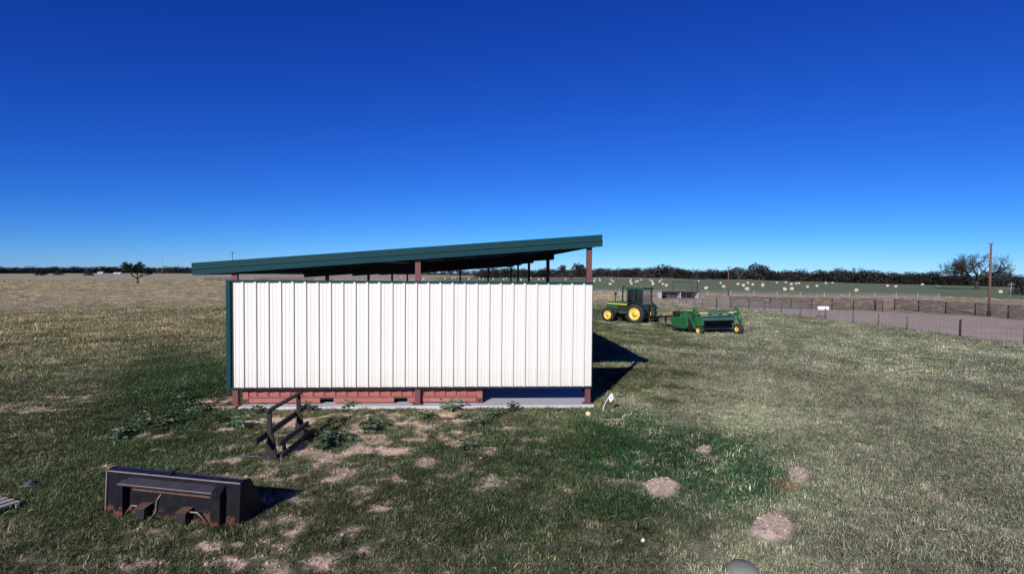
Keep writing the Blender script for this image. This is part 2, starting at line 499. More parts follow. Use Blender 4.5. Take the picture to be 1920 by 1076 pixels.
tag(ground, None, None, kind='structure')

# ------------------------------------------------------------------ grass
def clump_mesh(name, nb, rad, h0, h1, w0, w1, lean, seed):
    rg = random.Random(seed)
    mb = MB()
    for i in range(nb):
        a = rg.uniform(0, 6.283); rr = rad * math.sqrt(rg.random())
        x, y = rr * math.cos(a), rr * math.sin(a)
        L = rg.uniform(h0, h1); w = rg.uniform(w0, w1)
        az = rg.uniform(0, 6.283); ti = abs(rg.gauss(lean, .35)); ti = min(ti, 1.45)
        dx, dy = math.cos(az), math.sin(az)
        sx, sy = -dy * w / 2, dx * w / 2
        p1 = (x + dx * L * .5 * math.sin(ti * .6), y + dy * L * .5 * math.sin(ti * .6), L * .5 * math.cos(ti * .6))
        p2 = (p1[0] + dx * L * .5 * math.sin(min(ti * 1.3, 1.7)), p1[1] + dy * L * .5 * math.sin(min(ti * 1.3, 1.7)), p1[2] + L * .5 * math.cos(min(ti * 1.3, 1.7)))
        mb.add([(x - sx, y - sy, -.01), (x + sx, y + sy, -.01), (p1[0] + sx * .8, p1[1] + sy * .8, p1[2]), (p1[0] - sx * .8, p1[1] - sy * .8, p1[2]), p2], [(0, 1, 2, 3), (3, 2, 4)])
        t = rg.random()
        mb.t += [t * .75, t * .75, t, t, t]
    return mb.mesh(name, M_GRASS)

M_GRASS = bpy.data.materials.new('grass_blades'); M_GRASS.use_nodes = True
n = M_GRASS.node_tree.nodes; l = M_GRASS.node_tree.links
n.remove(n['Principled BSDF']); out = n['Material Output']
ac = n.new('ShaderNodeAttribute'); ac.attribute_name = 'col'; ac.attribute_type = 'INSTANCER'
at = n.new('ShaderNodeAttribute'); at.attribute_name = 'tint'
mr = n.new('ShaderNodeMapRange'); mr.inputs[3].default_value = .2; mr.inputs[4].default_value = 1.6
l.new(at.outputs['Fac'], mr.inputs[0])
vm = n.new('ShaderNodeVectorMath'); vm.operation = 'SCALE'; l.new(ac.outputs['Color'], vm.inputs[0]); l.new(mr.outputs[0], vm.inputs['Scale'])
gt = n.new('ShaderNodeMath'); gt.operation = 'GREATER_THAN'; gt.inputs[1].default_value = .84; l.new(at.outputs['Fac'], gt.inputs[0])
m5 = n.new('ShaderNodeMath'); m5.operation = 'MULTIPLY'; m5.inputs[1].default_value = .45; l.new(gt.outputs[0], m5.inputs[0])
mx = n.new('ShaderNodeMix'); mx.data_type = 'RGBA'; mx.inputs[7].default_value = (.33, .30, .21, 1)
l.new(m5.outputs[0], mx.inputs[0]); l.new(vm.outputs[0], mx.inputs[6])
d = n.new('ShaderNodeBsdfDiffuse'); t = n.new('ShaderNodeBsdfTranslucent'); x = n.new('ShaderNodeMixShader'); x.inputs[0].default_value = .2
l.new(mx.outputs[2], d.inputs[0]); l.new(mx.outputs[2], t.inputs[0]); l.new(d.outputs[0], x.inputs[1]); l.new(t.outputs[0], x.inputs[2]); l.new(x.outputs[0], out.inputs[0])

def scatter(name, label, templates, pts, scl, col, seed):
    """one point cloud, one blade clump instanced on every point"""
    coll = bpy.data.collections.new(name + '_clumps')
    for i, me in enumerate(templates):
        coll.objects.link(bpy.data.objects.new('%s_clump_%d' % (name, i), me))
    me = bpy.data.meshes.new(name)
    me.vertices.add(len(pts)); me.vertices.foreach_set('co', pts.astype(np.float32).ravel())
    rg = np.random.RandomState(seed)
    a = me.attributes.new('scl', 'FLOAT', 'POINT'); a.data.foreach_set('value', scl.astype(np.float32))
    rot = np.stack([rg.uniform(-.15, .15, len(pts)), rg.uniform(-.15, .15, len(pts)), rg.uniform(0, 6.283, len(pts))], 1)
    a = me.attributes.new('rot', 'FLOAT_VECTOR', 'POINT'); a.data.foreach_set('vector', rot.astype(np.float32).ravel())
    a = me.attributes.new('idx', 'INT', 'POINT'); a.data.foreach_set('value', rg.randint(0, len(templates), len(pts)).astype(np.int32))
    a = me.color_attributes.new('col', 'FLOAT_COLOR', 'POINT')
    a.data.foreach_set('color', np.concatenate([col, np.ones((len(col), 1))], 1).astype(np.float32).ravel())
    me.materials.append(M_GRASS)
    o = obj_from(name, me)
    ng = bpy.data.node_groups.new(name, 'GeometryNodeTree')
    ng.interface.new_socket('Geometry', in_out='INPUT', socket_type='NodeSocketGeometry')
    ng.interface.new_socket('Geometry', in_out='OUTPUT', socket_type='NodeSocketGeometry')
    N = ng.nodes; L = ng.links
    gi = N.new('NodeGroupInput'); go = N.new('NodeGroupOutput')
    ip = N.new('GeometryNodeInstanceOnPoints')
    ci = N.new('GeometryNodeCollectionInfo'); ci.inputs[0].default_value = coll
    ci.inputs['Separate Children'].default_value = True; ci.inputs['Reset Children'].default_value = True
    def na(nm, ty):
        q = N.new('GeometryNodeInputNamedAttribute'); q.data_type = ty; q.inputs[0].default_value = nm
        return q.outputs[0]
    L.new(gi.outputs[0], ip.inputs['Points']); L.new(ci.outputs[0], ip.inputs['Instance'])
    ip.inputs['Pick Instance'].default_value = True
    L.new(na('idx', 'INT'), ip.inputs['Instance Index'])
    L.new(na('rot', 'FLOAT_VECTOR'), ip.inputs['Rotation'])
    L.new(na('scl', 'FLOAT'), ip.inputs['Scale'])
    L.new(ip.outputs[0], go.inputs[0])
    md = o.modifiers.new('scatter', 'NODES'); md.node_group = ng
    tag(o, label, 'grass', kind='stuff')
    return o

def sector(rg, n, r0, r1, a0, a1):
    r = np.sqrt(rg.uniform(r0 * r0, r1 * r1, n)); a = np.radians(rg.uniform(a0, a1, n))
    return r * np.sin(a), r * np.cos(a)

def off_slab(x, y):
    u = (x - B0.x) * BU.x + (y - B0.y) * BU.y; v = (x - B0.x) * BV.x + (y - B0.y) * BV.y
    return ~((u > -.05) & (u < BW + .12) & (v > -.155) & (v < 4 * BAY + .4))

def clump_colour(k, rg):
    n = len(k['r'])
    c = np.tile(np.array([[.092, .125, .055]]), (n, 1))
    rnd = rg.rand(n)
    c = mixc(c, (.33, .30, .20), (rnd < .24) * 1.0 * (1 - k['lush']))
    c = mixc(c, (.262, .285, .192), np.clip(k['right'], 0, 1) * .85)
    c = mixc(c, (.44, .42, .33), ((rnd > .70) & (k['right'] > .3)) * .8)
    c = mixc(c, (.024, .074, .030), k['lush'] * (rnd < .92) * .95)
    c = mixc(c, (.120, .145, .065), k['weed'] * (rnd < .34))
    c = mixc(c, (.380, .295, .195), k['weed'] * (rnd > .42) * .9)
    c = mixc(c, (.38, .31, .215), k['far'] * (rnd > .25) * .85)
    c = mixc(c, (.42, .34, .25), np.maximum(k['sand'], k['mound']) * .7)
    c = mixc(c, (.26, .07, .035), k['red'] * .8)
    c = c * (.45 + 1.05 * rg.rand(n))[:, None]
    c = c * (.84 + .36 * sstep(.3, .7, k['nm']))[:, None] * (1 + .22 * k['right'] * sstep(26, 16, k['r']))[:, None]
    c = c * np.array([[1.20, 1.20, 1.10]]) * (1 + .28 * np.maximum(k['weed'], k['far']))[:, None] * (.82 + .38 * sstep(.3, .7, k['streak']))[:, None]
    return c

rg = np.random.RandomState(5)
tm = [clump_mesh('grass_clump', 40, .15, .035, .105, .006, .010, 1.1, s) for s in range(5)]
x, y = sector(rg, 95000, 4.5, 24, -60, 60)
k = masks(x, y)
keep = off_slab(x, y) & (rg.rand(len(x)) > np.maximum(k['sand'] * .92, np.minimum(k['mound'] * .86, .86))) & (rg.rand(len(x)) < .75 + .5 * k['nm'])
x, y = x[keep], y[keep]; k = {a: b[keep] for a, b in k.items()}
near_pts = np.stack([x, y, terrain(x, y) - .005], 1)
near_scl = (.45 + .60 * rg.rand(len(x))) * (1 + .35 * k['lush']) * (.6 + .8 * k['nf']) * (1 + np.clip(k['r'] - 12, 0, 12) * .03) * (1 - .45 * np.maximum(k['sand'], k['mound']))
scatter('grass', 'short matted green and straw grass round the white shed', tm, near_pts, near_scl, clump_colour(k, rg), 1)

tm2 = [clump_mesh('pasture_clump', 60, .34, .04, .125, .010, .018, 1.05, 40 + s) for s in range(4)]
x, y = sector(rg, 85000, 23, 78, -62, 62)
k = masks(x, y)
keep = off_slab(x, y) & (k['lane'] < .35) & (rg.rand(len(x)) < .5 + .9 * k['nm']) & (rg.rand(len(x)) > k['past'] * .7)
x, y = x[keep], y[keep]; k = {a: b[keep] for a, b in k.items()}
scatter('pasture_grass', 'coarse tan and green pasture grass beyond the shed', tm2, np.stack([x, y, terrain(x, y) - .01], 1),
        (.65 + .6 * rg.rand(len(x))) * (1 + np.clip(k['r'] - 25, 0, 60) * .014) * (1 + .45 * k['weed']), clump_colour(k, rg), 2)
x, y = sector(rg, 46000, 76, 190, -62, 62)
k = masks(x, y)
keep = off_slab(x, y) & (k['lane'] < .3) & (k['field'] < .3) & (rg.rand(len(x)) < .45 + .9 * k['nm']) & (rg.rand(len(x)) > k['past'] * .5)
x, y = x[keep], y[keep]; k = {a: b[keep] for a, b in k.items()}
scatter('far_pasture_grass', 'dry tan pasture grass stretching to the distant fence lines', tm2, np.stack([x, y, terrain(x, y) - .01], 1),
        (.7 + .6 * rg.rand(len(x))) * (1.5 + np.clip(k['r'] - 76, 0, 120) * .008) * (1 - .35 * k['past']), clump_colour(k, rg), 3)
x, y = sector(rg, 30000, 185, 380, -62, -5)
k = masks(x, y)
keep = (k['field'] < .3) & (rg.rand(len(x)) < (.4 + .9 * k['nm']) * sstep(400, 230, k['r']))
x, y = x[keep], y[keep]; k = {a: b[keep] for a, b in k.items()}
scatter('distant_pasture_grass', 'faint dry grass in the far left pasture', tm2, np.stack([x, y, terrain(x, y) - .02], 1),
        (2.6 + 1.6 * rg.rand(len(x))), clump_colour(k, rg), 4)
# pale dead stalks lying over the turf, and crumbs of soil on the bare patches
def stalk_mesh(seed):
    rg_ = random.Random(seed); mb = MB()
    for i in range(2 + seed % 2):
        a = rg_.uniform(0, 6.283); L = rg_.uniform(.04, .10); w = .005
        x0, y0 = rg_.uniform(-.25, .25), rg_.uniform(-.25, .25)
        p0 = Vector((x0, y0, .02)); p1 = p0 + Vector((math.cos(a) * L * .5, math.sin(a) * L * .5, rg_.uniform(.03, .07))); p2 = p1 + Vector((math.cos(a + .4) * L * .5, math.sin(a + .4) * L * .5, rg_.uniform(-.03, .03)))
        sd = Vector((-math.sin(a) * w / 2, math.cos(a) * w / 2, 0)); up = Vector((0, 0, w * .7))
        mb.add([p0 - sd, p0 + sd, p1 + sd, p1 - sd, p2 + sd * .5, p2 - sd * .5, p0 + up, p1 + up, p2 + up], [(0, 1, 2, 3), (3, 2, 4, 5), (0, 6, 7, 3), (3, 7, 8, 5)])
        t = rg_.uniform(.3, .8); mb.t += [t] * 9
    return mb.mesh('dead_stalks', M_GRASS)
x, y = sector(rg, 12000, 4.8, 26, -60, 60)
k = masks(x, y)
keep = off_slab(x, y) & (rg.rand(len(x)) < .25 + .5 * k['right'] + .4 * sstep(.4, .6, k['nm']) - .4 * k['lush'])
x, y = x[keep], y[keep]
sc_ = np.tile(np.array([[.40, .36, .27]]), (len(x), 1)) * (.6 + .7 * rg.rand(len(x)))[:, None]
scatter('dead_stalks', 'scattered pale dead grass stalks lying on the turf', [stalk_mesh(90 + i) for i in range(9)], np.stack([x, y, terrain(x, y)], 1), .7 + .7 * rg.rand(len(x)), sc_, 6)
def crumb_mesh(seed):
    rg_ = random.Random(seed)
    bm = bmesh.new(); bmesh.ops.create_icosphere(bm, subdivisions=1, radius=.02)
    for v in bm.verts: v.co *= rg_.uniform(.6, 1.3)
    mb = MB(); mb.add([v.co[:] for v in bm.verts], [tuple(v.index for v in f.verts) for f in bm.faces]); mb.t = [.45] * len(mb.v); bm.free()
    return mb.mesh('soil_crumb', M_GRASS)
x, y = sector(rg, 220000, 4.8, 20, -58, 58)
k = masks(x, y)
keep = off_slab(x, y) & (rg.rand(len(x)) < np.maximum(k['sand'], k['mound'] * 1.2) * .8 - .1)
x, y = x[keep], y[keep]; k = {a: b[keep] for a, b in k.items()}
sc_ = np.tile(np.array([[.70, .53, .41]]), (len(x), 1)) * (.45 + .8 * rg.rand(len(x)))[:, None]
scatter('soil_crumbs', 'crumbs of pale sandy soil on the bare patches', [crumb_mesh(70 + i) for i in range(3)], np.stack([x, y, terrain(x, y) + k['mound'] * .05 + (k['nf'] - .5) * .05], 1), .35 + 1.1 * rg.rand(len(x)) ** 3, sc_, 7)
#@@NEXT
# ------------------------------------------------------------------ the shed
shed = thing('pole_shed', 'long open pole shed with a white ribbed metal front wall and green sloping roof', 'shed', B0, BA)
def zroof(u):                       # underside of the roof edge trim along the slope
    return 3.245 + (u + .76) / 10.13 * .805
U0, U1 = -.76, 9.37
MIDU = 4.70
Z0, Z1 = .46, 3.10
# ribbed wall sheets, each about three ribs wide
PITCH_R = .3048
u_first = .40                       # first rib
def rib_profile(ua, ub):
    pts = [(ua, 0.0)]
    k0 = math.floor((ua - u_first) / PITCH_R) - 1
    feats = []
    for k in range(k0, k0 + 14):
        c = u_first + k * PITCH_R
        feats.append((c, 'M'))
        feats.append((c + PITCH_R * .345, 'm')); feats.append((c + PITCH_R * .655, 'm'))
    for c, kd in sorted(feats):
        w = .052 if kd == 'M' else .018
        if c - w < ua - .001 or c + w > ub + .001: continue
        if kd == 'M':
            pts += [(c - .038, 0), (c - .029, .042), (c + .022, .042), (c + .026, 0)]
        else:
            pts += [(c - .016, 0), (c - .009, .008), (c + .010, .008), (c + .013, 0)]
    pts.append((ub, 0.0))
    return pts
ue = u_first - PITCH_R / 2 + .01 - .10
edges = [.165]
x_ = u_first + 2.5 * PITCH_R
while x_ < BW - .35:
    edges.append(x_); x_ += 3 * PITCH_R
edges.append(BW)
for i in range(len(edges) - 1):
    pf = rib_profile(edges[i], edges[i + 1])
    mb = MB()
    off = .0015 * (i % 2)
    vs = [(p[0], -p[1] - off, Z0) for p in pf] + [(p[0], -p[1] - off, Z1) for p in pf]
    n_ = len(pf)
    mb.add(vs, [(j, j + 1, n_ + j + 1, n_ + j) for j in range(n_ - 1)])
    o = mb.build('wall_panel', M_WHITE, shed)
    so = o.modifiers.new('thick', 'SOLIDIFY'); so.thickness = .002; so.offset = 1
# corner, top and bottom trims
mb = MB(); mb.prism([(0, .14), (0, -.045), (.085, -.045), (.105, -.058), (.115, -.045), (.115, .0), (.02, .0), (.02, .14)], Z0 - .03, Z1 + .03, 'z')
mb.build('corner_trim', M_GREEN_TRIM, shed)
MB().bb(.115, .165, -.006, .02, Z0, Z1).build('corner_shade_strip', M_DARK_TRIM, shed)  # dark strip painting the shade beside the proud corner trim
MB().bb(.118, BW + .01, -.045, .035, Z1 - .012, Z1 + .038).build('wall_cap_trim', M_GREEN_TRIM, shed)
MB().bb(.0, BW + .012, -.05, .03, Z0 - .040, Z0 - .002).build('wall_base_trim', M_DARK_TRIM, shed)
MB().bb(BW + .002, BW + .016, -.04, .12, Z0 - .02, Z1 - .015).build('end_trim', M_DARK_TRIM, shed)
for z in (Z0 + .03, 1.3, 2.2, Z1 - .2):
    MB().bb(.14, BW - .02, .016, .058, z, z + .1).build('girt', M_RED_STEEL, shed)
# posts
def post(u, v, top, w=.135):
    o = MB().bb(u - w / 2, u + w / 2, v, v + .10, -.0, top).build('post', M_RED_STEEL, shed)
    MB().bb(u - .13, u + .13, v - .055, v + .115, .004, .018).build('base_plate', M_RED_STEEL, o)
for nrow in range(5):
    v = .012 if nrow == 0 else BAY * nrow + .02
    us = [.19, BW - .08]
    if nrow == 0: us = [.19, MIDU, BW - .08]
    if nrow == 4: us = [.19, MIDU, 7.1, BW - .08]
    for u in us:
        post(u, v, zroof(u) + .03)
# roof: rafters, purlins, deck, edge trims
def slope_bar(name, v0, v1, za, zb, u0, u1, m_, parent=shed):
    a0, a1, b0, b1 = zroof(u0) + za, zroof(u0) + zb, zroof(u1) + za, zroof(u1) + zb
    mb = MB()
    mb.add([(u0, v0, a0), (u1, v0, b0), (u1, v0, b1), (u0, v0, a1), (u0, v1, a0), (u1, v1, b0), (u1, v1, b1), (u0, v1, a1)],
           [(0, 1, 2, 3), (5, 4, 7, 6), (1, 5, 6, 2), (4, 0, 3, 7), (3, 2, 6, 7), (4, 5, 1, 0)])
    return mb.build(name, m_, parent)
VE = 4 * BAY + .45
slope_bar('rafter', .07, .19, .03, .16, U0 + .03, U1 - .03, M_SHADED_STEEL)
for nrow in range(1, 5):
    slope_bar('rafter', BAY * nrow - .01, BAY * nrow + .145, -.14 - .05 * nrow, .07, U0 + .05, U1 - .05, M_SHADED_STEEL)
for i in range(8):
    u = U0 + .12 + i * (U1 - U0 - .24) / 7
    MB().bb(u - .03, u + .03, -.05, VE - .05, zroof(u) + .07, zroof(u) + .215).build('purlin', M_SHADED_STEEL, shed)
deck = MB()
pf = []
nd = int((VE + .05) / .3048)
for j in range(nd):
    c = -.08 + j * .3048
    pf += [(c, 0), (c + .12, 0), (c + .135, .03), (c + .165, .03), (c + .18, 0)]
pf.append((VE, 0))
n_ = len(pf)
vs = [(U0 + .012, p[0], zroof(U0) + .225 + p[1]) for p in pf] + [(U1 - .012, p[0], zroof(U1) + .225 + p[1]) for p in pf]
deck.add(vs, [(j, j + 1, n_ + j + 1, n_ + j) for j in range(n_ - 1)])
o = deck.build('roof_deck', M_ROOF_UNDER, shed)
so = o.modifiers.new('thick', 'SOLIDIFY'); so.thickness = .004; so.offset = -1
slope_bar('lower_rake_trim', -.105, -.085, .0, .150, U0, U1 + .012, M_GREEN_TRIM)
slope_bar('upper_rake_trim', -.135, -.085, .155, .30, U0 - .008, U1 - .005, M_GREEN_TRIM)
slope_bar('lower_rake_trim', VE + .005, VE + .025, .0, .150, U0, U1, M_GREEN_TRIM)
slope_bar('upper_rake_trim', VE + .005, VE + .055, .155, .30, U0, U1, M_GREEN_TRIM)
MB().bb(U0 - .012, U0 + .01, -.08, VE, zroof(U0), zroof(U0) + .23).build('eave_trim', M_GREEN_TRIM, shed)
MB().bb(U1 - .01, U1 + .008, -.08, VE, zroof(U1) + .02, zroof(U1) + .26).build('eave_trim', M_GREEN_TRIM, shed)
# rake trim joint drip edge (bright lap line on the low half, photographed as a pale lip)
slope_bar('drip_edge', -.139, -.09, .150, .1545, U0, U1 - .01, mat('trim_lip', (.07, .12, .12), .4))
# concrete slab
slab = MB().bb(.32, BW + .06, -.14, 4 * BAY + .35, -.6, .0).build('concrete_slab', M_CONCRETE, None, .012)
slab.matrix_world = Matrix.Translation(B0) @ Matrix.Rotation(BA, 4, 'Z')
tag(slab, None, None, kind='structure')

# ------------------------------------------------------------------ shipping container on the slab
CU, CV, CL, CW, CH = .30, .135, 6.058, 2.438, 2.591
cont = thing('shipping_container', 'faded red steel shipping container standing on the slab behind the white wall', 'container', bp(CU, CV, .006), BA)
def corr(L, depth, inset=0):
    pts = []; p = .278; x = .0
    while x + p <= L + .001:
        pts += [(x, depth), (x + .068, depth), (x + .105, 0), (x + .205, 0), (x + .242, depth)]
        x += p
    pts.append((L, depth))
    return pts
def corr_wall(name, L, depth, M4, z0, z1):
    pf = corr(L, depth); n_ = len(pf); mb = MB()
    vs = [M4 @ Vector((a, b_, z)) for z in (z0, z1) for a, b_ in pf]
    mb.add(vs, [(j, j + 1, n_ + j + 1, n_ + j) for j in range(n_ - 1)])
    return mb.build(name, M_CONTAINER, cont)
corr_wall('side_wall', CL - .30, .036, Matrix.Translation((.15, .012, 0)), .19, CH - .1)
corr_wall('side_wall', CL - .30, .036, Matrix.Translation((CL - .15, CW - .012, 0)) @ Matrix.Rotation(math.pi, 4, 'Z'), .19, CH - .1)
corr_wall('end_wall', CW - .30, .036, Matrix.Translation((.012, CW - .15, 0)) @ Matrix.Rotation(-math.pi / 2, 4, 'Z'), .19, CH - .1)
MB().bb(.05, CL - .05, .05, CW - .05, CH - .06, CH - .02).build('container_roof', M_CONTAINER, cont)
MB().bb(.05, CL - .05, .06, CW - .06, .14, .17).build('container_floor', M_BLACK, cont)
d_ = MB().bb(CL - .06, CL - .012, .16, CW / 2 - .01, .19, CH - .1).build('container_door', M_CONTAINER, cont)
d_ = MB().bb(CL - .06, CL - .012, CW / 2 + .01, CW - .16, .19, CH - .1).build('container_door', M_CONTAINER, cont)
for yy in (0, CW - .045):
    # bottom rail interrupted by the two fork pockets, with a ledge on top
    segs = [(.17, 1.93), (2.27, 3.79), (4.13, CL - .17)]
    for a, b_ in segs:
        MB().bb(a, b_, yy + .01, yy + .035, .03, .145).build('bottom_rail', M_CONTAINER, cont)
    MB().bb(.17, CL - .17, yy - .004 if yy == 0 else yy + .0, yy + .045 if yy == 0 else yy + .049, .162, .186).build('rail_ledge', M_CONTAINER, cont)
    for a, b_ in ((1.932, 2.268), (3.792, 4.128)):
        MB().bb(a, b_, yy + .012, yy + .03, .115, .158).build('fork_pocket', M_BLACK, cont)
    MB().bb(.17, CL - .17, yy, yy + .06, CH - .12, CH - .02).build('top_rail', M_CONTAINER, cont)
for xx in (0, CL - .165):
    for yy in (0, CW - .165):
        MB().bb(xx + .01, xx + .155, yy + .01, yy + .155, .125, CH - .125).build('corner_post', M_CONTAINER, cont)
        for zz in (0, CH - .118):
            c_ = MB().bb(xx, xx + .165, yy, yy + .165, zz, zz + .118).build('corner_casting', M_RUST, cont, .006)
            MB().lathe([(.0, 0), (.026, 0), (.026, .004)], 12, Matrix.Translation((xx + .082, yy - .003 if yy == 0 else yy + .165, zz + .058)) @ Matrix.Rotation(R(90), 4, 'X')).build('casting_hole', M_BLACK, c_)
tx = bpy.data.curves.new('rail_marking', 'FONT'); tx.body = '2LG U1 1102'; tx.size = .085; tx.extrude = .001
to = bpy.data.objects.new('rail_marking', tx); COL.objects.link(to)
dg = bpy.context.evaluated_depsgraph_get()
tme = bpy.data.meshes.new_from_object(to.evaluated_get(dg)); bpy.data.objects.remove(to)
tme.materials.clear(); tme.materials.append(M_MARK)
to = obj_from('rail_marking', tme, cont); to.rotation_euler = (R(90), 0, 0); to.location = (4.72, .007, .055); to['kind'] = 'stuff'

# ------------------------------------------------------------------ loader bucket
pl, pr = G(199, 958), G(446, 986)
wv = (pr - pl); BKW = 2.16
ang = math.atan2(wv.y, wv.x)
m = mat('bucket_black', (.006, .006, .009), .5, 0, .8, 6, (.024, .020, .025), .2, 30, .25)
nt = m.node_tree; n = nt.nodes; l = nt.links; b = n['Principled BSDF']
old = b.inputs['Base Color'].links[0].from_socket
tc = n.new('ShaderNodeTexCoord'); sx = n.new('ShaderNodeSeparateXYZ'); l.new(tc.outputs['Object'], sx.inputs[0])
mr = n.new('ShaderNodeMapRange'); mr.inputs[1].default_value = .02; mr.inputs[2].default_value = .26; mr.inputs[3].default_value = .30; mr.inputs[4].default_value = -.02
l.new(sx.outputs['Z'], mr.inputs[0])
nz = n.new('ShaderNodeTexNoise'); nz.inputs['Scale'].default_value = 5; nz.inputs['Detail'].default_value = 8; nz.inputs['Roughness'].default_value = .7
l.new(tc.outputs['Object'], nz.inputs['Vector'])
ad = n.new('ShaderNodeMath'); l.new(mr.outputs[0], ad.inputs[0]); l.new(nz.outputs['Fac'], ad.inputs[1])
st = n.new('ShaderNodeMapRange'); st.inputs[1].default_value = .62; st.inputs[2].default_value = .76; l.new(ad.outputs[0], st.inputs[0])
mx = n.new('ShaderNodeMix'); mx.data_type = 'RGBA'; mx.inputs[7].default_value = (.13, .048, .030, 1)
l.new(st.outputs[0], mx.inputs[0]); l.new(old, mx.inputs[6]); l.new(mx.outputs[2], b.inputs['Base Color'])
mrr = n.new('ShaderNodeMapRange'); mrr.inputs[3].default_value = .4; mrr.inputs[4].default_value = .9; l.new(st.outputs[0], mrr.inputs[0]); l.new(mrr.outputs[0], b.inputs['Roughness'])
M_BUCKET = m
M_EDGE = mat('worn_steel_edge', (.30, .26, .28), .5, .3, .6, 9, (.12, .08, .07))
bk = thing('loader_bucket', 'black rusty tractor loader bucket lying on the grass with its back plate showing', 'bucket', (pl.x, pl.y, pl.z - .05), ang)
bk.rotation_euler = (R(-3), math.atan2(pl.z - pr.z, BKW), ang)
MB().prism([(-.004, 0), (.024, 0), (.024, .64), (-.004, .64)], 0, BKW, 'x').build('back_plate', M_BUCKET, bk)
MB().prism([(-.006, .640), (.08, .668), (.18, .655), (.18, .640), (.08, .653), (-.006, .625)], .012, BKW - .012, 'x').build('top_plate', M_BUCKET, bk, .004)
MB().bb(.0, BKW, -.012, .006, .632, .648).build('top_edge', M_EDGE, bk)
for xx in (-.006, BKW - .012):
    MB().prism([(-.012, 0), (-.012, .645), (.08, .675), (.20, .66), (.62, .10), (.62, 0)], xx, xx + .022, 'x').build('end_plate', M_BUCKET, bk, .003)
MB().prism([(.02, .0), (.61, .0), (.61, .02), (.02, .02)], .014, BKW - .014, 'x').build('floor_plate', M_BUCKET, bk)
MB().prism([(.59, .02), (.75, .005), (.75, .0), (.59, -.002)], -.02, BKW + .02, 'x').build('cutting_edge', M_EDGE, bk)
MB().bb(-.014, .0, -.016, -.006, 0, .64).build('side_edge', M_EDGE, bk)
# stiffening box with its sloped ledge, ribs and the two mounting hooks
bx0, bx1 = .30, 1.80
MB().prism([(-.012, .585), (-.125, .515), (-.125, .485), (-.012, .485)], bx0, bx1, 'x').build('box_beam', mat('bucket_ledge', (.055, .050, .065), .5, .2, .8, 7, (.02, .016, .02)), bk, .004)
MB().bb(bx0 - .01, bx1 + .01, -.129, -.117, .507, .517).build('ledge_lip', M_EDGE, bk)
MB().bb(bx0 + .15, bx1 - .01, -.018, -.006, .02, .475).build('mount_panel', M_BUCKET, bk)
MB().bb(bx0 + .15, bx1 - .02, -.027, -.017, .405, .43).build('weld_strip', M_RUST, bk)
for xx in (bx0 - .075, bx1 - .01):
    MB().prism([(-.01, 0), (-.105, 0), (-.122, .50), (-.01, .60)], xx, xx + .145, 'x').build('rib', M_BUCKET, bk, .004)
for xx, sgn in ((.70, -1), (1.36, 1)):
    h = MB().prism([(-.02, .0), (-.15, .0), (-.15, .20), (-.02, .22)], xx - .07, xx + .07, 'x').build('hook_bracket', M_BLACK, bk, .003)
    MB().add([(xx - .08, -.02, .245), (xx + .10, -.02, .26), (xx + .09, -.165, .225), (xx - .08, -.16, .215), (xx - .08, -.02, .235), (xx + .10, -.02, .25), (xx + .09, -.165, .215), (xx - .08, -.16, .205)],
             [(0, 1, 2, 3), (7, 6, 5, 4), (0, 4, 5, 1), (1, 5, 6, 2), (2, 6, 7, 3), (3, 7, 4, 0)]).build('hook_flange', M_RUST, h)
    MB().tube([(xx + sgn * .06, -.10, .215), (xx + sgn * .20, -.08, .21), (xx + sgn * .33, -.04, .07)], .012, 6).build('hook_rod', M_EDGE, h)
MB().tube([(.93, -.03, .39), (.87, -.04, .30), (.86, -.04, .14), (.78, -.05, .02)], .009, 6).build('bucket_hose', M_EDGE, bk)
MB().bar((1.02, -.01, .66), (1.08, .10, .73), .05, .02).build('lift_lug', M_BUCKET, bk)

# ------------------------------------------------------------------ weathered timber rack
fl, fr = G(508, 861), G(562, 818)
ax = Vector((fr.x - fl.x, fr.y - fl.y, 0)); FL = ax.length
rack = thing('timber_rack', 'weathered dark timber rack with sloping rails standing in front of the shed', 'rack', (fl.x, fl.y, fl.z - .03), math.atan2(ax.y, ax.x))
def plank(name, a, b, w, h, parent=rack, up=(0, 0, 1)):
    return MB().bar(a, b, w, h, up).build(name, M_WOOD, parent, .006)
for xx in (0, FL):
    MB().prism([(-.13, 0), (.13, 0), (.045, .48), (.045, .50), (-.045, .50), (-.045, .48)], xx - .03, xx + .03, 'x').build('end_board', M_WOOD, rack, .004)
    plank('upright', (xx, .02, .46), (xx - .01, .02, .91), .08, .05)
plank('top_rail', (-.10, .03, .935), (FL + .12, .03, .93), .085, .045)
plank('middle_rail', (-.42, .095, .475), (FL + .62, .09, .52), .045, .11)
plank('lower_rail', (-.02, -.16, .32), (FL + .08, -.14, .30), .05, .09)
plank('bottom_rail', (.0, -.19, .10), (FL + .02, -.18, .09), .05, .08)
plank('brace', (.24, -.165, .06), (.2, -.15, .36), .04, .06)
a, b_ = G(447, 858), G(500, 859)
tag(MB().tube([(a.x, a.y, a.z + .02), ((a.x + b_.x) / 2, (a.y + b_.y) / 2, (a.z + b_.z) / 2 + .035), (b_.x, b_.y, b_.z + .03)], .014, 8).build('metal_rod', mat('blue_grey_rod', (.12, .13, .17), .4, .4, .4, 20), None),
    'thin blue grey metal rod lying in the grass beside the timber rack', 'rod')

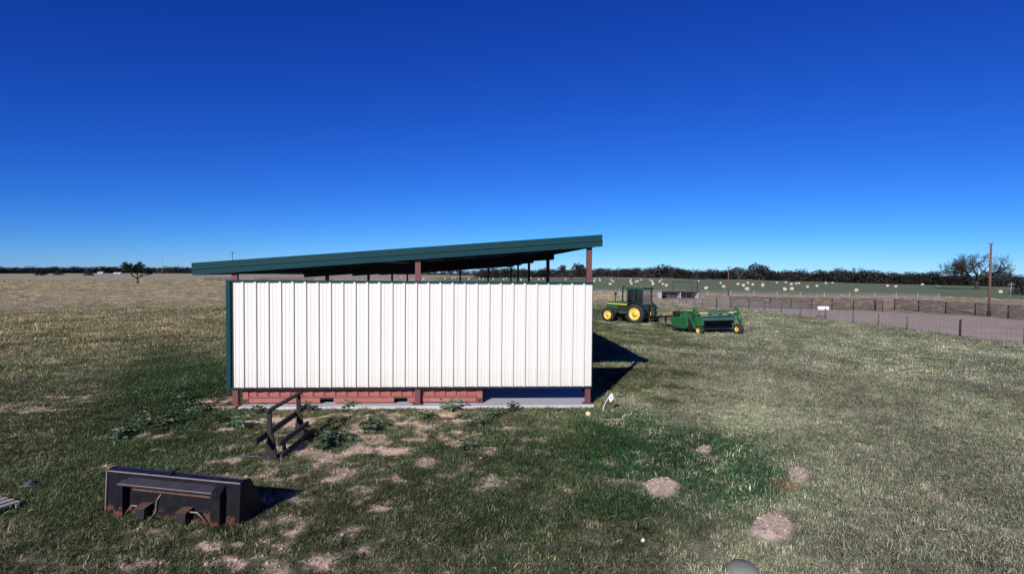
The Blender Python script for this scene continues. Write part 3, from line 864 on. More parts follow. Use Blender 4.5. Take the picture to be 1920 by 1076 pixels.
# ------------------------------------------------------------------ small things in the yard
p = G(1130, 773)
sg = thing('marker_sign', 'small white diamond marker on a bent white rod beside the shed corner', 'marker', p)
MB().tube([(0, 0, -.05), (.012, 0, .10), (.05, 0, .22), (.12, .0, .335), (.16, 0, .36)], .008, 8).build('rod', M_TANK, sg)
pl_ = MB().prism([(0, -.125), (.068, 0), (0, .125), (-.068, 0)], -.018, -.010, 'y').build('plate', M_TANK, sg)
pl_.location = (.205, 0, .375); pl_.rotation_euler = (0, R(8), R(-14))
q = MB().prism([(0, -.05), (.026, 0), (0, .05), (-.026, 0)], -.021, -.0185, 'y').build('plate_symbol', mat('grey_print', (.32, .33, .36), .7), pl_)
p = G(1103, 781)
cp = thing('cleanout_pipe', 'round cream capped plastic pipe end in the grass by the right front post', 'pipe', (p.x, p.y, p.z + .07))
Mx = Matrix.Rotation(R(62), 4, 'X')
MB().lathe([(.052, -.10), (.052, .0)], 20, Mx).build('pipe_stub', M_TANK, cp)
MB().lathe([(.058, -.03), (.062, -.02), (.062, .012), (.052, .026), (.0, .030)], 20, Mx).build('cap', M_CREAM, cp)
MB().box((.022, -.03, -.035), (.03, .02, .025)).build('notch', M_RUST, cp)
def lump(name, loc, sx_, sy_, sz_, m_, seed, label, cat):
    rg_ = random.Random(seed)
    bm = bmesh.new(); bmesh.ops.create_icosphere(bm, subdivisions=2, radius=1)
    for v in bm.verts:
        f = 1 + rg_.uniform(-.16, .16)
        v.co = Vector((v.co.x * sx_ * f, v.co.y * sy_ * f, max(v.co.z * sz_ * f, -sz_ * .6)))
    me = bpy.data.meshes.new(name); bm.to_mesh(me); bm.free(); me.materials.append(m_)
    o = obj_from(name, me); o.location = loc; o.rotation_euler = (0, 0, rg_.uniform(0, 6))
    return tag(o, label, cat)
p = G(1205, 1017); lump('white_stone', p + Vector((0, 0, .03)), .027, .025, .032, M_STONE, 3, 'small white stone lying in the dry grass', 'stone')
p = G(56, 910); lump('dark_stone', p + Vector((0, 0, .02)), .09, .07, .07, M_DSTONE, 5, 'dark slate coloured stone half hidden in grass near the pallet', 'stone')
p = G(1392, 1076)
dm = thing('grey_dome', 'smooth grey rounded dome shape added low in the grass near the sand patches', 'dome shape', (p.x, p.y, p.z))  # dome shape added in place of a soft grey lens mark
MB().lathe([(.20, -.06), (.20, .01), (.185, .07), (.14, .115), (.08, .137), (.0, .145)], 32).build('dome', M_DOME, dm)
MB().lathe([(.215, -.05), (.218, .006), (.20, .016)], 32).build('rim', M_DOME, dm)
p = G(41, 952); p2 = G(0, 966)
pal = thing('wooden_pallet', 'pale weathered wooden pallet corner lying flat in the grass', 'pallet', (p.x, p.y, p.z - .02), math.atan2(p.y - p2.y, p.x - p2.x))
for i in range(5):
    MB().bb(-.95, 0, .02 + i * .155, .02 + i * .155 + .10, .10, .122).build('slat', M_PALEWOOD, pal, .003)
for xx in (-.93, -.50, -.07):
    MB().bb(xx, xx + .045, .0, .76, .012, .099).build('stringer', M_PALEWOOD, pal)
for yy in (.03, .62):
    MB().bb(-.95, 0, yy, yy + .10, -.012, .010).build('bottom_slat', M_PALEWOOD, pal)
# ------------------------------------------------------------------ tractor
def rotY():                        # lathe axis Z -> local Y (pointing left)
    return Matrix.Rotation(R(-90), 4, 'X')
M_GLASS = bpy.data.materials.new('tinted_glass'); M_GLASS.use_nodes = True
n = M_GLASS.node_tree.nodes; l = M_GLASS.node_tree.links; n.remove(n['Principled BSDF'])
tr = n.new('ShaderNodeBsdfTransparent'); tr.inputs[0].default_value = (.24, .30, .33, 1)
gl = n.new('ShaderNodeBsdfGlossy'); gl.inputs['Roughness'].default_value = .03; gl.inputs[0].default_value = (.9, .95, 1, 1)
fr_ = n.new('ShaderNodeFresnel'); fr_.inputs[0].default_value = 1.6
ms = n.new('ShaderNodeMixShader'); l.new(fr_.outputs[0], ms.inputs[0]); l.new(tr.outputs[0], ms.inputs[1]); l.new(gl.outputs[0], ms.inputs[2]); l.new(ms.outputs[0], n['Material Output'].inputs[0])

def wheel(parent, x, y, rad, wid, rimr, side, lugs=20, lugh=.045, name='wheel', bolts=8):
    """wheel > tyre, rim; side = +1 when its dish faces left"""
    w = bpy.data.objects.new(name, None); COL.objects.link(w); w.parent = parent; w.empty_display_size = .2
    w.location = (x, y, rad - .03)
    h = wid / 2
    t = MB()
    b0 = rad - lugh
    t.lathe([(rimr, -h * .82), (rimr + .05, -h * .95), ((rimr + b0) / 2, -h), (b0 - .06, -h * .93), (b0, -h * .75), (b0 + .005, 0), (b0, h * .75), (b0 - .06, h * .93), ((rimr + b0) / 2, h), (rimr + .05, h * .95), (rimr, h * .82)], 40, rotY())
    if lugs:
        for k in range(lugs):
            for s in (-1, 1):
                a = 2 * math.pi * (k + (.25 if s > 0 else -.25)) / lugs
                M4 = Matrix.Rotation(a, 3, 'Y') @ Matrix.Rotation(s * R(38), 3, 'Z')
                c = Matrix.Rotation(a, 3, 'Y') @ Vector((b0 + lugh * .4, s * h * .48, 0))
                t.box(c, (lugh * 1.2, h * .98, .055), Matrix.Rotation(a, 3, 'Y') @ Matrix.Rotation(s * R(32), 3, 'X'))
    t.build('tyre', M_TYRE, w)
    s = side
    rm = MB()
    rm.lathe([(rimr + .012, s * h * .80), (rimr - .02, s * h * .84), (rimr - .05, s * h * .55), (rimr - .07, s * h * .30), (rimr * .62, s * h * .22), (rimr * .58, s * h * .42), (rimr * .30, s * h * .46), (rimr * .28, s * h * .72), (.0, s * h * .76)], 32, rotY())
    rm.lathe([(rimr + .012, -s * h * .80), (rimr - .03, -s * h * .6), (rimr - .07, s * h * .1)], 32, rotY())
    r_ = rm.build('rim', M_YEL, w)
    bm_b = MB()
    for k in range(bolts):
        a = 2 * math.pi * k / bolts
        bm_b.box((rimr * .45 * math.cos(a), s * h * .47, rimr * .45 * math.sin(a)), (.035, .03, .035))
    bm_b.build('wheel_bolts', M_BLACK, w)['kind'] = 'stuff'
    return w

TH = R(43)
trz = math.pi - TH
P = G(1190, 607)
Rt = Matrix.Rotation(trz, 3, 'Z')
o0 = P - Rt @ Vector((0, 1.05, 0)); o0.z = gz(o0.x, o0.y) + .0
tr_ = thing('tractor', 'green farm tractor with yellow wheels and a dark glass cab hitched to the mower', 'tractor', o0, trz)
for s in (-1, 1):
    wheel(tr_, 0, s * .92, .88, .50, .52, s, 22, .05, 'rear_wheel')
    wheel(tr_, 2.72, s * .86, .64, .40, .37, s, 18, .04, 'front_wheel')
hood = MB(); hood.prism([(1.0, 1.06), (3.22, 1.12), (3.28, 1.22), (3.26, 1.62), (3.12, 1.74), (1.0, 1.80)], -.40, .40, 'y')
hood = hood.build('hood', M_JD, tr_, .05)
for s in (-1, 1):
    MB().add([(1.0, s * .408, 1.50), (3.18, s * .408, 1.55), (3.18, s * .408, 1.62), (1.0, s * .408, 1.585)], [(0, 1, 2, 3)]).build('hood_stripe', M_YEL, hood)
    MB().bb(1.15, 2.1, s * .404 - .002, s * .404 + .002, 1.16, 1.42).build('engine_opening', M_BLACK, hood)
MB().bb(3.275, 3.30, -.30, .30, 1.2, 1.60).build('grille', M_BLACK, hood)
for s in (-1, 1): MB().bb(3.27, 3.30, s * .18 - .07, s * .18 + .07, 1.48, 1.58).build('headlight', M_TANK, hood)
MB().prism([(.3, .75), (3.2, .72), (3.2, 1.0), (1.0, 1.10), (.3, 1.3)], -.22, .22, 'y').build('chassis', M_JD, tr_, .02)
MB().bb(1.25, 2.3, -.33, .33, .80, 1.10).build('engine', M_BLACK, tr_)
MB().bb(1.05, 1.75, .42, .74, .78, .98).build('fuel_tank', M_JD, tr_, .03)
MB().bb(.95, 1.2, .62, .86, .52, .58).build('step', M_BLACK, tr_)
MB().bb(2.62, 2.82, -.72, .72, .52, .70).build('front_axle', M_JD, tr_, .03)
MB().lathe([(.16, -.95), (.16, .95)], 14, Matrix.Translation((0, 0, .88)) @ rotY()).build('rear_axle', M_JD, tr_)
MB().bb(3.22, 3.45, -.26, .26, .72, 1.0).build('front_weight', M_JD, tr_, .02)
MB().tube([(1.75, .16, 1.72), (1.75, .16, 2.92), (1.69, .16, 3.05), (1.6, .16, 3.10)], [.062, .062, .055, .055], 10).build('exhaust_pipe', M_BLACK, tr_)
ai = MB().tube([(2.62, -.04, 1.68), (2.62, -.04, 2.38)], .045, 10).build('air_intake', M_BLACK, tr_)
MB().lathe([(.05, 2.36), (.13, 2.38), (.13, 2.50), (.09, 2.55), (.0, 2.56)], 14, Matrix.Translation((2.62, -.04, 0))).build('intake_cap', M_BLACK, ai)
# cab
cab = MB().bb(-.50, .98, -.74, .74, 1.22, 1.62).build('cab_base', M_BLACK, tr_)
corn = [(-.52, -.76), (-.52, .76), (.98, .70), (.98, -.70)]
for (cx_, cy_) in corn:
    MB().bar((cx_, cy_, 1.6), (cx_ * .96, cy_ * .97, 2.86), .12, .12).build('cab_pillar', M_BLACK, tr_)
for s in (-1, 1): MB().bar((.30, s * .755, 1.6), (.26, s * .73, 2.86), .07, .06).build('cab_pillar', M_BLACK, tr_)
for s in (-1, 1):
    MB().add([(-.46, s * .75, 1.63), (.26, s * .75, 1.63), (.24, s * .725, 2.84), (-.44, s * .725, 2.84)], [(0, 1, 2, 3)]).build('side_window', M_GLASS, tr_)
    MB().add([(.34, s * .75, 1.63), (.93, s * .70, 1.63), (.91, s * .69, 2.84), (.30, s * .725, 2.84)], [(0, 1, 2, 3)]).build('cab_door', M_GLASS, tr_)
MB().add([(-.525, -.70, 1.63), (-.525, .70, 1.63), (-.51, .70, 2.84), (-.51, -.70, 2.84)], [(0, 1, 2, 3)]).build('rear_window', M_GLASS, tr_)
MB().add([(.985, -.66, 1.63), (.985, .66, 1.63), (.965, .66, 2.84), (.965, -.66, 2.84)], [(0, 1, 2, 3)]).build('windscreen', M_GLASS, tr_)
rf = MB().prism([(-.66, 2.86), (1.12, 2.86), (1.14, 2.95), (1.02, 3.05), (-.55, 3.07), (-.68, 2.98)], -.86, .86, 'y').build('cab_roof', M_JD, tr_, .05)
for s in (-1, 1): MB().bb(-.70, -.66, s * .6 - .09, s * .6 + .09, 2.87, 2.95).build('work_lamp', M_BLACK, rf)
st_ = MB().bb(-.25, .2, -.24, .24, 1.65, 1.78).build('driver_seat', M_BLACK, tr_, .03)
MB().bb(-.34, -.22, -.24, .24, 1.75, 2.3).build('seat_back', M_BLACK, st_, .03)
Ms = Matrix.Translation((.62, 0, 2.02)) @ Matrix.Rotation(R(-35), 4, 'Y')
sw = MB()
sw.tube([Ms @ Vector((.2 * math.cos(a), .2 * math.sin(a), 0)) for a in np.linspace(0, 6.283, 17)], .015, 6, False)
sw.tube([(.62, 0, 2.02), (.80, 0, 1.62)], .03, 6).build('steering_wheel', M_BLACK, tr_)
for s in (-1, 1):
    arc = [(.98 * math.cos(a), .88 + .98 * math.sin(a)) for a in np.linspace(R(38), R(160), 12)]
    inn = [(.94 * math.cos(a), .88 + .94 * math.sin(a)) for a in np.linspace(R(38), R(160), 12)][::-1]
    MB().prism(arc + inn, s * .66, s * 1.16, 'y').build('rear_fender', mat('fender_dark', (.02, .045, .045), .3) if s == -1 else MATS['fender_dark'], tr_)
    MB().bb(-.60, -.545, s * .62 - .09, s * .62 + .09, 1.50, 1.64).build('tail_lamp', M_REDL, tr_)
    MB().bar((-.2, s * .35, .75), (-1.05, s * .42, .58), .07, .09).build('lift_arm', M_BLACK, tr_)
MB().bb(-.55, -.3, -.3, .3, .8, 1.5).build('rear_housing', M_JD, tr_)
MB().bar((-.2, 0, .48), (-1.25, 0, .48), .12, .05).build('drawbar', M_BLACK, tr_)

# ------------------------------------------------------------------ mower
mrz = math.pi - R(70)
Rm = Matrix.Rotation(mrz, 3, 'Z')
P = G(1312, 627)
o1 = P - Rm @ Vector((0, 1.50, 0)); o1.z = gz(o1.x, o1.y)
mw = thing('mower_conditioner', 'green pull type hay mower with folded frame parked behind the tractor', 'mower', o1, mrz)
mw.scale = (1, 1, .86)
wheel(mw, .0, 1.52, .40, .30, .20, 1, 0, .02, 'transport_wheel', 5)
wheel(mw, -.15, -1.60, .42, .32, .21, 1, 0, .02, 'transport_wheel', 5)
MB().prism([(.75, .50), (.70, 1.28), (1.0, 1.36), (2.3, 1.24), (2.60, 1.02), (2.60, .74), (2.20, .42), (1.0, .40)], 1.93, 1.99, 'y').build('end_shield', M_JDL, mw, .02)
MB().prism([(.75, .50), (.70, 1.28), (1.0, 1.36), (2.3, 1.24), (2.60, 1.02), (2.60, .74), (2.20, .42), (1.0, .40)], -1.99, -1.93, 'y').build('end_shield', M_JDL, mw, .02)
MB().prism([(.65, 1.32), (1.0, 1.43), (2.5, 1.26), (2.5, 1.22), (1.0, 1.38), (.65, 1.27)], -1.92, 1.92, 'y').build('top_cover', M_JDL, mw)
MB().prism([(1.0, .34), (2.5, .30), (2.5, .40), (1.0, .45)], -1.92, 1.92, 'y').build('cutter_bar', M_BLACK, mw)
MB().bb(.75, .80, -1.85, 1.85, .30, 1.22).build('rear_shade_panel', M_BLACK, mw)  # black sheet standing in for the shaded interior of the rear outlet
MB().prism([(.70, 1.34), (-.12, 1.12), (-.14, 1.15), (.68, 1.40)], -1.75, 1.15, 'y').build('rear_deflector', M_GREYG, mw)
MB().prism([(.62, 1.30), (.05, 1.18), (.02, .72), (.40, .55), (.62, .7)], 1.12, 1.60, 'y').build('corner_shield', M_JDL, mw, .02)
bm1 = MB().bb(.42, .60, -1.95, 1.55, 1.60, 1.80).build('frame_beam', M_GREYG, mw, .015)
for (a, b_) in ((-1.7, -1.25), (.55, 1.25)):
    MB().bb(.408, .419, a, b_, 1.63, 1.75).build('beam_decal', M_PALEDECAL, bm1)
MB().tube([(.30, -1.75, 1.46), (.30, 1.2, 1.46)], .05, 10).build('hydraulic_line', M_GREYG, mw)
MB().tube([(.52, 1.5, 1.82), (.55, .6, 1.88), (.5, -.6, 1.83), (.52, -1.8, 1.86)], .025, 6).build('hose', M_BLACK, mw)
for yy in (1.52, -1.98):
    tw = MB().prism([(.30, 1.5), (.75, 1.5), (.62, 2.05), (.44, 2.10)], yy - .09, yy + .09, 'y').build('frame_tower', M_JDL, mw, .015)
    MB().box((.42, yy + (.0 if yy > 0 else .12), 1.78), (.06, .16, .10)).build('tower_decal', M_PALEDECAL, tw)
MB().bar((.55, 1.52, 1.75), (.02, 1.36, .55), .12, .16).build('wheel_arm', M_JDL, mw)
MB().bar((.95, 1.72, 1.55), (.15, 1.78, .45), .10, .12).build('lift_arm', M_JDL, mw)
MB().tube([(.75, 1.62, 1.70), (.20, 1.55, .75)], .045, 10).build('lift_cylinder', M_BLACK, mw)
MB().tube([(.40, 1.58, 1.1), (.10, 1.55, .55)], .028, 8).build('cylinder_rod', M_TANK, mw)
MB().bar((.50, -1.95, 1.72), (-.12, -1.90, .55), .10, .13).build('wheel_arm', M_JDL, mw)
MB().tube([(.42, -1.98, 1.85), (.1, -2.02, 1.5), (-.05, -1.95, .9)], .05, 8).build('hose_guard', M_JDL, mw)
MB().bb(2.2, 2.75, 1.15, 1.75, 1.35, 1.68).build('gearbox', M_BLACK, mw, .03)
for yy in (1.0, .1, -.8, -1.6):
    MB().bar((.51, yy, 1.62), (1.05, yy, 1.36), .07, .07).build('frame_strut', M_JDL, mw)
for yy in (1.05, -1.55):
    MB().bar((.55, yy, 1.30), (.05, yy + .25, .62), .05, .06).build('side_strut', M_GREYG, mw)
MB().tube([(.6, 1.5, 1.9), (.9, 1.2, 1.75), (1.6, 1.2, 1.72), (2.3, 1.3, 1.7)], .03, 6).build('hose', M_BLACK, mw)
MB().prism([(1.6, 1.35), (2.25, 1.35), (2.2, 1.62), (1.75, 1.7)], .9, 1.5, 'y').build('drive_guard', M_JDL, mw, .02)
hitch = tr_.location + Rt @ Vector((-1.2, 0, .55))
hl = Rm.inverted() @ (hitch - o1)
MB().bar((2.35, 1.2, 1.60), (hl.x * .62 + .9, hl.y * .62 + .46, (hl.z + 1.45) / 2 + .10), .20, .26).build('tongue', mat('tongue_cream', (.60, .52, .26), .5, 0, .5, 3, (.20, .22, .12)), mw)
MB().bar((hl.x * .62 + .9, hl.y * .62 + .46, (hl.z + 1.45) / 2 + .10), (hl.x, hl.y, hl.z), .15, .16).build('tongue_hitch', M_GREYG, mw)
MB().tube([(2.5, 1.35, 1.3), (hl.x * .4 + 1.4, hl.y * .4 + .9, 1.0), (hl.x + .2, hl.y, hl.z + .1)], .08, 10).build('drive_shaft', M_BLACK, mw)
pj = hl * .55 + Vector((1.03, .55, 0)); pj.z = .0
MB().bar((pj.x, pj.y, .25), (pj.x, pj.y, 1.3), .09, .09).build('jack_stand', M_BLACK, mw)

# ------------------------------------------------------------------ fences
def wire_fence(name, label, pix, spacing, h, wr, post_r, stays, strands, mpost=M_TPOST, heavy=()):
    W = [G(*p) for p in pix]
    f = thing(name, label, 'fence', W[0])
    O = W[0]
    # resample by distance
    pts = []
    for a, b_ in zip(W[:-1], W[1:]):
        n_ = max(1, int((b_ - a).xy.length / spacing))
        for i in range(n_):
            q = a.lerp(b_, i / n_); pts.append(Vector((q.x, q.y, gz(q.x, q.y))))
    pts.append(W[-1])
    rg_ = random.Random(len(pts))
    pm = {}
    for i, q in enumerate(pts):
        hv = i in heavy
        r_ = post_r * (1.6 if hv else 1); hh = h * (1.12 if hv else rg_.uniform(.98, 1.06))
        lean = Vector((rg_.uniform(-.05, .05), rg_.uniform(-.05, .05), 0))
        MB().tube([q - O + Vector((0, 0, -.1)), q - O + lean + Vector((0, 0, hh))], r_, 6).build('post', M_WOOD if hv else mpost, f)
    w = MB()
    for s in range(strands):
        z = .08 + (h - .12) * s / max(strands - 1, 1)
        w.tube([q - O + Vector((0, 0, z)) for q in pts], wr, 3, False)
    if stays:
        for a, b_ in zip(pts[:-1], pts[1:]):
            n_ = int((b_ - a).length / stays)
            for i in range(1, n_):
                q = a.lerp(b_, i / n_) - O
                w.tube([q + Vector((0, 0, .06)), q + Vector((rg_.uniform(-.02, .02), 0, h - .06))], wr * .9, 3, False)
    o = w.build('woven_wire', M_WIRE, f)
    o['kind'] = 'stuff'
    return f
wire_fence('wire_fence', 'woven wire fence on thin posts between the mown grass and the pinkish dirt lane',
           [(1250, 566), (1317, 574), (1405, 582), (1500, 593), (1600, 605), (1700, 619), (1800, 632), (1920, 645), (2000, 655)], 2.7, 1.15, .009, .045, .30, 8, M_TPOST, (6, 16))
wire_fence('field_fence', 'low woven wire fence along the near edge of the green hay field',
           [(1090, 550), (1240, 553), (1370, 555), (1500, 557), (1640, 559), (1760, 561)], 4.0, 1.15, .012, .05, .5, 6, M_WIRE)
wire_fence('boundary_fence', 'distant wire fence on short dark posts across the brown left pasture',
           [(-40, 530), (100, 529), (250, 528), (430, 527)], 6.5, 1.15, .008, .075, 0, 4, M_WOOD)

def pipe_fence(W, h, label, rails=6, rad=.035, name='pipe_fence', cat='fence'):
    t = thing(name, label, cat, W[0])
    O = W[0]
    for q in W:
        MB().tube([q - O + Vector((0, 0, -.08)), q - O + Vector((0, 0, h + .05))], rad * 1.5, 8).build('post', M_PIPE, t)
    for a, b_ in zip(W[:-1], W[1:]):
        g = (b_ - a).normalized() * rad
        for i in range(rails):
            z = Vector((0, 0, h - i * (h - .22) / (rails - 1)))
            MB().tube([a - O + g + z, b_ - O - g + z], rad, 6).build('rail', M_PIPE, t)
    return t
def pen(xs, bx, by, h, label, rails=6, rad=.035):
    pipe_fence([G(x, float(np.interp(x, bx, by))) for x in xs], h, label, rails, rad)
pen([1368.5, 1404, 1444, 1483, 1522, 1560, 1600, 1640], [1368, 1640], [576.5, 581.5], 1.38, 'dark pipe corral fence of the pen behind the mower and the white tank')
pipe_fence([G(1642, 582), G(1655, 585)], 1.33, 'short dark pipe gate swung open at the end of the corral pen', 6, .03, 'pipe_gate', 'gate')
pen([1677, 1722, 1773, 1828, 1890, 1955], [1677, 1722, 1773, 1828, 1890, 1955], [580.5, 584, 588, 592, 596.5, 601.5], 1.38, 'dark pipe rail fence running past the tall wooden utility pole', 6, .045)
pen([383, 397, 411, 425, 439], [380, 440], [527, 526.5], 1.5, 'far dark pipe fence beyond the low end of the shed roof', 5, .06)
pen([478, 500, 522, 544, 566, 588], [470, 600], [525.5, 525], 1.2, 'far dark pipe fence seen over the top of the shed wall', 4, .05)

# white tank on a stand beside the wire fence
p = G(1543, 596)
tk = thing('water_tank', 'white plastic barrel tank on a thin metal stand by the wire fence', 'tank', p, R(-10))
Mt = Matrix.Translation((0, 0, .98)) @ Matrix.Rotation(R(90), 4, 'Y')
MB().lathe([(.0, -.56), (.15, -.555), (.225, -.50), (.235, -.40), (.228, -.38), (.235, -.36), (.235, .36), (.228, .38), (.235, .40), (.225, .50), (.15, .555), (.0, .56)], 24, Mt).build('barrel', M_TANK, tk)
for xx in (-.15, .1): MB().lathe([(.05, 1.20), (.05, 1.235), (.0, 1.24)], 12, Matrix.Translation((xx, 0, 0))).build('bung', M_DOME, tk)
for xx in (-.35, .35):
    for yy in (-.2, .2):
        MB().bar((xx, yy, -.05), (xx, yy * .9, .82), .035, .035).build('stand_leg', M_TPOST, tk)
MB().bb(-.42, .42, -.22, -.18, .73, .77).bb(-.42, .42, .18, .22, .73, .77).build('stand_rail', M_TPOST, tk)

# low open-fronted livestock shelter
a, b_ = G(1240, 560), G(1307, 561)
d = b_ - a; L = d.length
sh = thing('livestock_shelter', 'low open fronted livestock shelter with white end wall and dark interior', 'shelter', a, math.atan2(d.y, d.x) + R(-4))
hh = 1.42; dp = 2.3
MB().prism([(-.15, hh), (dp + .1, hh - .35), (dp + .1, hh - .29), (-.15, hh + .06)], -.1, L + .1, 'x').build('shelter_roof', M_SHEDWHITE, sh)
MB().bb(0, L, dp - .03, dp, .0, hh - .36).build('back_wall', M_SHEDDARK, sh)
for xx in (0, L * .52, L - .05):
    MB().prism([(0, .05), (dp - .05, .05), (dp - .05, hh - .37), (0, hh - .03)], xx, xx + .05, 'x').build('end_wall', M_SHEDWHITE, sh)
MB().bb(-.12, L + .12, -.16, -.12, hh - .16, hh + .055).build('roof_beam', M_SHEDDARK, sh)
for xx in (1.4, L * .52 + 1.0, L * .52 + 2.2): MB().bb(xx, xx + .06, -.05, .0, 0, hh - .05).build('post', M_TPOST, sh)
MB().bb(.06, L - .06, -.04, -.01, .72, .78).build('feed_rail', M_TPOST, sh)
# tall pipe gateway frame behind it
a, b_ = G(1262, 554.5), G(1297.5, 555)
gw = thing('gateway_frame', 'tall thin pipe gateway frame standing behind the low shelter', 'gateway', a)
d = b_ - a
for q in (Vector((0, 0, 0)), d): MB().tube([q + Vector((0, 0, -.1)), q + Vector((0, 0, 2.95))], .055, 8).build('post', M_PIPE, gw)
MB().tube([Vector((0, 0, 2.95)), d + Vector((0, 0, 2.95))], .05, 8).build('crossbar', M_PIPE, gw)

# ------------------------------------------------------------------ poles
def pole(name, label, bx, by, ty, r0, r1, m_=M_POLE, arm=0, armz=.6, lean=0.0, ins=True):
    p = G(bx, by); h = (by - ty) / ppm(p)
    t = thing(name, label, 'pole', p)
    MB().tube([(0, 0, -.3), (lean * .5, 0, h * .5), (lean, 0, h)], [r0, (r0 + r1) / 2, r1], 10).build('pole_shaft', m_, t)
    if arm:
        o = MB().bb(lean - arm / 2, lean + arm / 2, -r1 - .1, -r1, h - armz, h - armz + max(.12, arm * .13)).build('crossarm', m_, t)
        if ins:
            for s in (-.45, -.15, .15, .45):
                MB().lathe([(.05, 0), (.06, .08), (.03, .16), (.0, .17)], 8, Matrix.Translation((lean + s * arm, -r1 - .05, h - armz + .12))).build('insulator', M_GREYPOLE, o)
    return t, p, h
t, p, h = pole('utility_pole', 'tall reddish wooden utility pole standing beside the corral panel row', 1854, 592.5, 456, .15, .105)
for s in (-1, 1):
    MB().bar((.0, 0, h - .25), (s * .30, 0, h - .02), .05, .05).build('insulator_bracket', M_GREYPOLE, t)
    MB().lathe([(.03, 0), (.06, .05), (.03, .12), (.06, .15), (.0, .2)], 8, Matrix.Translation((s * .30, 0, h - .02))).build('insulator', M_GREYPOLE, t)
MB().lathe([(.16, -.05), (.2, .1), (.19, .55), (.16, .6)], 10).build('base_collar', M_BLACK, t)
pole('power_pole', 'brown wooden power pole with small crossarm rising beyond the corral pen', 1365, 556, 500, .11, .08, M_POLE, .9, .25)
pole('far_power_pole', 'dark power pole with a short crossarm rising above the low end of the shed roof', 436, 523, 472, .17, .15, M_BLACK, 2.3, .75)
pole('gate_pole', 'dark thin wooden pole beside the gateway frame', 1307, 556, 509, .10, .08, M_WOOD)
p = G(1893, 563)
tp = thing('tee_post', 'pale grey T shaped pole leaning in the brown pasture near the bare oak', 'pole', p)
MB().tube([(0, 0, -.1), (.30, 0, 3.9)], [.10, .08], 8).build('pole_shaft', M_GREYPOLE, tp)
MB().bar((-.55, 0, 3.45), (1.0, 0, 3.40), .10, .12).build('crossarm', M_GREYPOLE, tp)
p = G(304, 517)
ms_ = thing('radio_mast', 'very thin distant radio mast rising above the left treeline', 'mast', p)
MB().tube([(0, 0, 0), (0, 0, 20)], [.22, .10], 5).build('mast_shaft', M_GREYPOLE, ms_)
for k in range(3):
    a = k * 2.094
    MB().tube([(0, 0, 13), (7 * math.cos(a), 7 * math.sin(a), -1)], .03, 3).build('guy_wire', M_GREYPOLE, ms_)

# ------------------------------------------------------------------ hay bales
def bale_mesh(seed, m_):
    rg_ = random.Random(seed); mb = MB()
    prof = [(.0, -.60), (.35, -.615), (.66, -.60), (.76, -.55), (.785, -.3), (.79, 0), (.785, .3), (.76, .55), (.66, .60), (.35, .615), (.0, .60)]
    mb.lathe(prof, 22, Matrix.Rotation(R(90), 4, 'Y'))
    mb.v = [(x, y + rg_.uniform(-.025, .025), max(z + rg_.uniform(-.025, .025), -.70)) for x, y, z in mb.v]
    return mb.mesh('hay_bale', m_)
BM = [bale_mesh(s, M_HAY) for s in range(4)]
BD = [bale_mesh(9 + s, M_HAYD) for s in range(2)]
A = lambda L, ox, oy, s: [(ox + a / s, oy + b_ / s) for a, b_ in L]
bales = A([(35, 272), (28, 300), (88, 268), (92, 293), (222, 284), (246, 305), (212, 338), (452, 279), (448, 303), (458, 334), (512, 307), (533, 298), (571, 284), (674, 286), (698, 301),
           (708, 335), (807, 286), (785, 305), (825, 338), (866, 353), (1237, 297), (1328, 388), (1493, 324), (1530, 370), (1697, 337), (1758, 351), (1812, 322), (1870, 341), (1803, 400)], 1110, 480, 6.194)
bales += A([(85, 336), (222, 330), (222, 350), (415, 305), (543, 300), (620, 327), (685, 322), (720, 314), (845, 370), (975, 355), (525, 404), (628, 402), (1095, 312), (1188, 306), (1520, 420)], 1400, 490, 7.385)
bales += A([(98, 692), (212, 702), (565, 674), (775, 706), (1605, 782)], 1650, 440, 7.11)
bales += A([(565, 118), (720, 128), (865, 124), (915, 122), (935, 120), (1030, 126), (1105, 124), (1130, 128), (1200, 127), (1270, 128), (1290, 122), (1325, 127), (1375, 130), (1392, 132), (1460, 120), (1515, 127), (1545, 124), (1580, 134), (1700, 130)], 600, 490, 3.69)
rb = random.Random(3)
for i, (x_, y_) in enumerate(bales):
    p = G(x_, y_ + .3)
    o = obj_from('hay_bale', BM[i % 4]); o.location = (p.x, p.y, p.z + .50); o.rotation_euler = (0, 0, rb.uniform(0, 6.28))
    sc = rb.uniform(.72, .86); o.scale = (sc, sc, sc * .9)
    tag(o, 'round straw coloured hay bale lying in the green hay field', 'hay bale', 'hay bales in the field')
for i, x_ in enumerate((1192, 1203, 1214)):
    p = G(x_, 547)
    o = obj_from('old_hay_bale', BD[i % 2]); o.location = (p.x, p.y, p.z + .68); o.rotation_euler = (0, 0, rb.uniform(0, 6.28))
    tag(o, 'weathered brown round bale in the short row beyond the tractor cab', 'hay bale', 'old bales beyond the tractor')

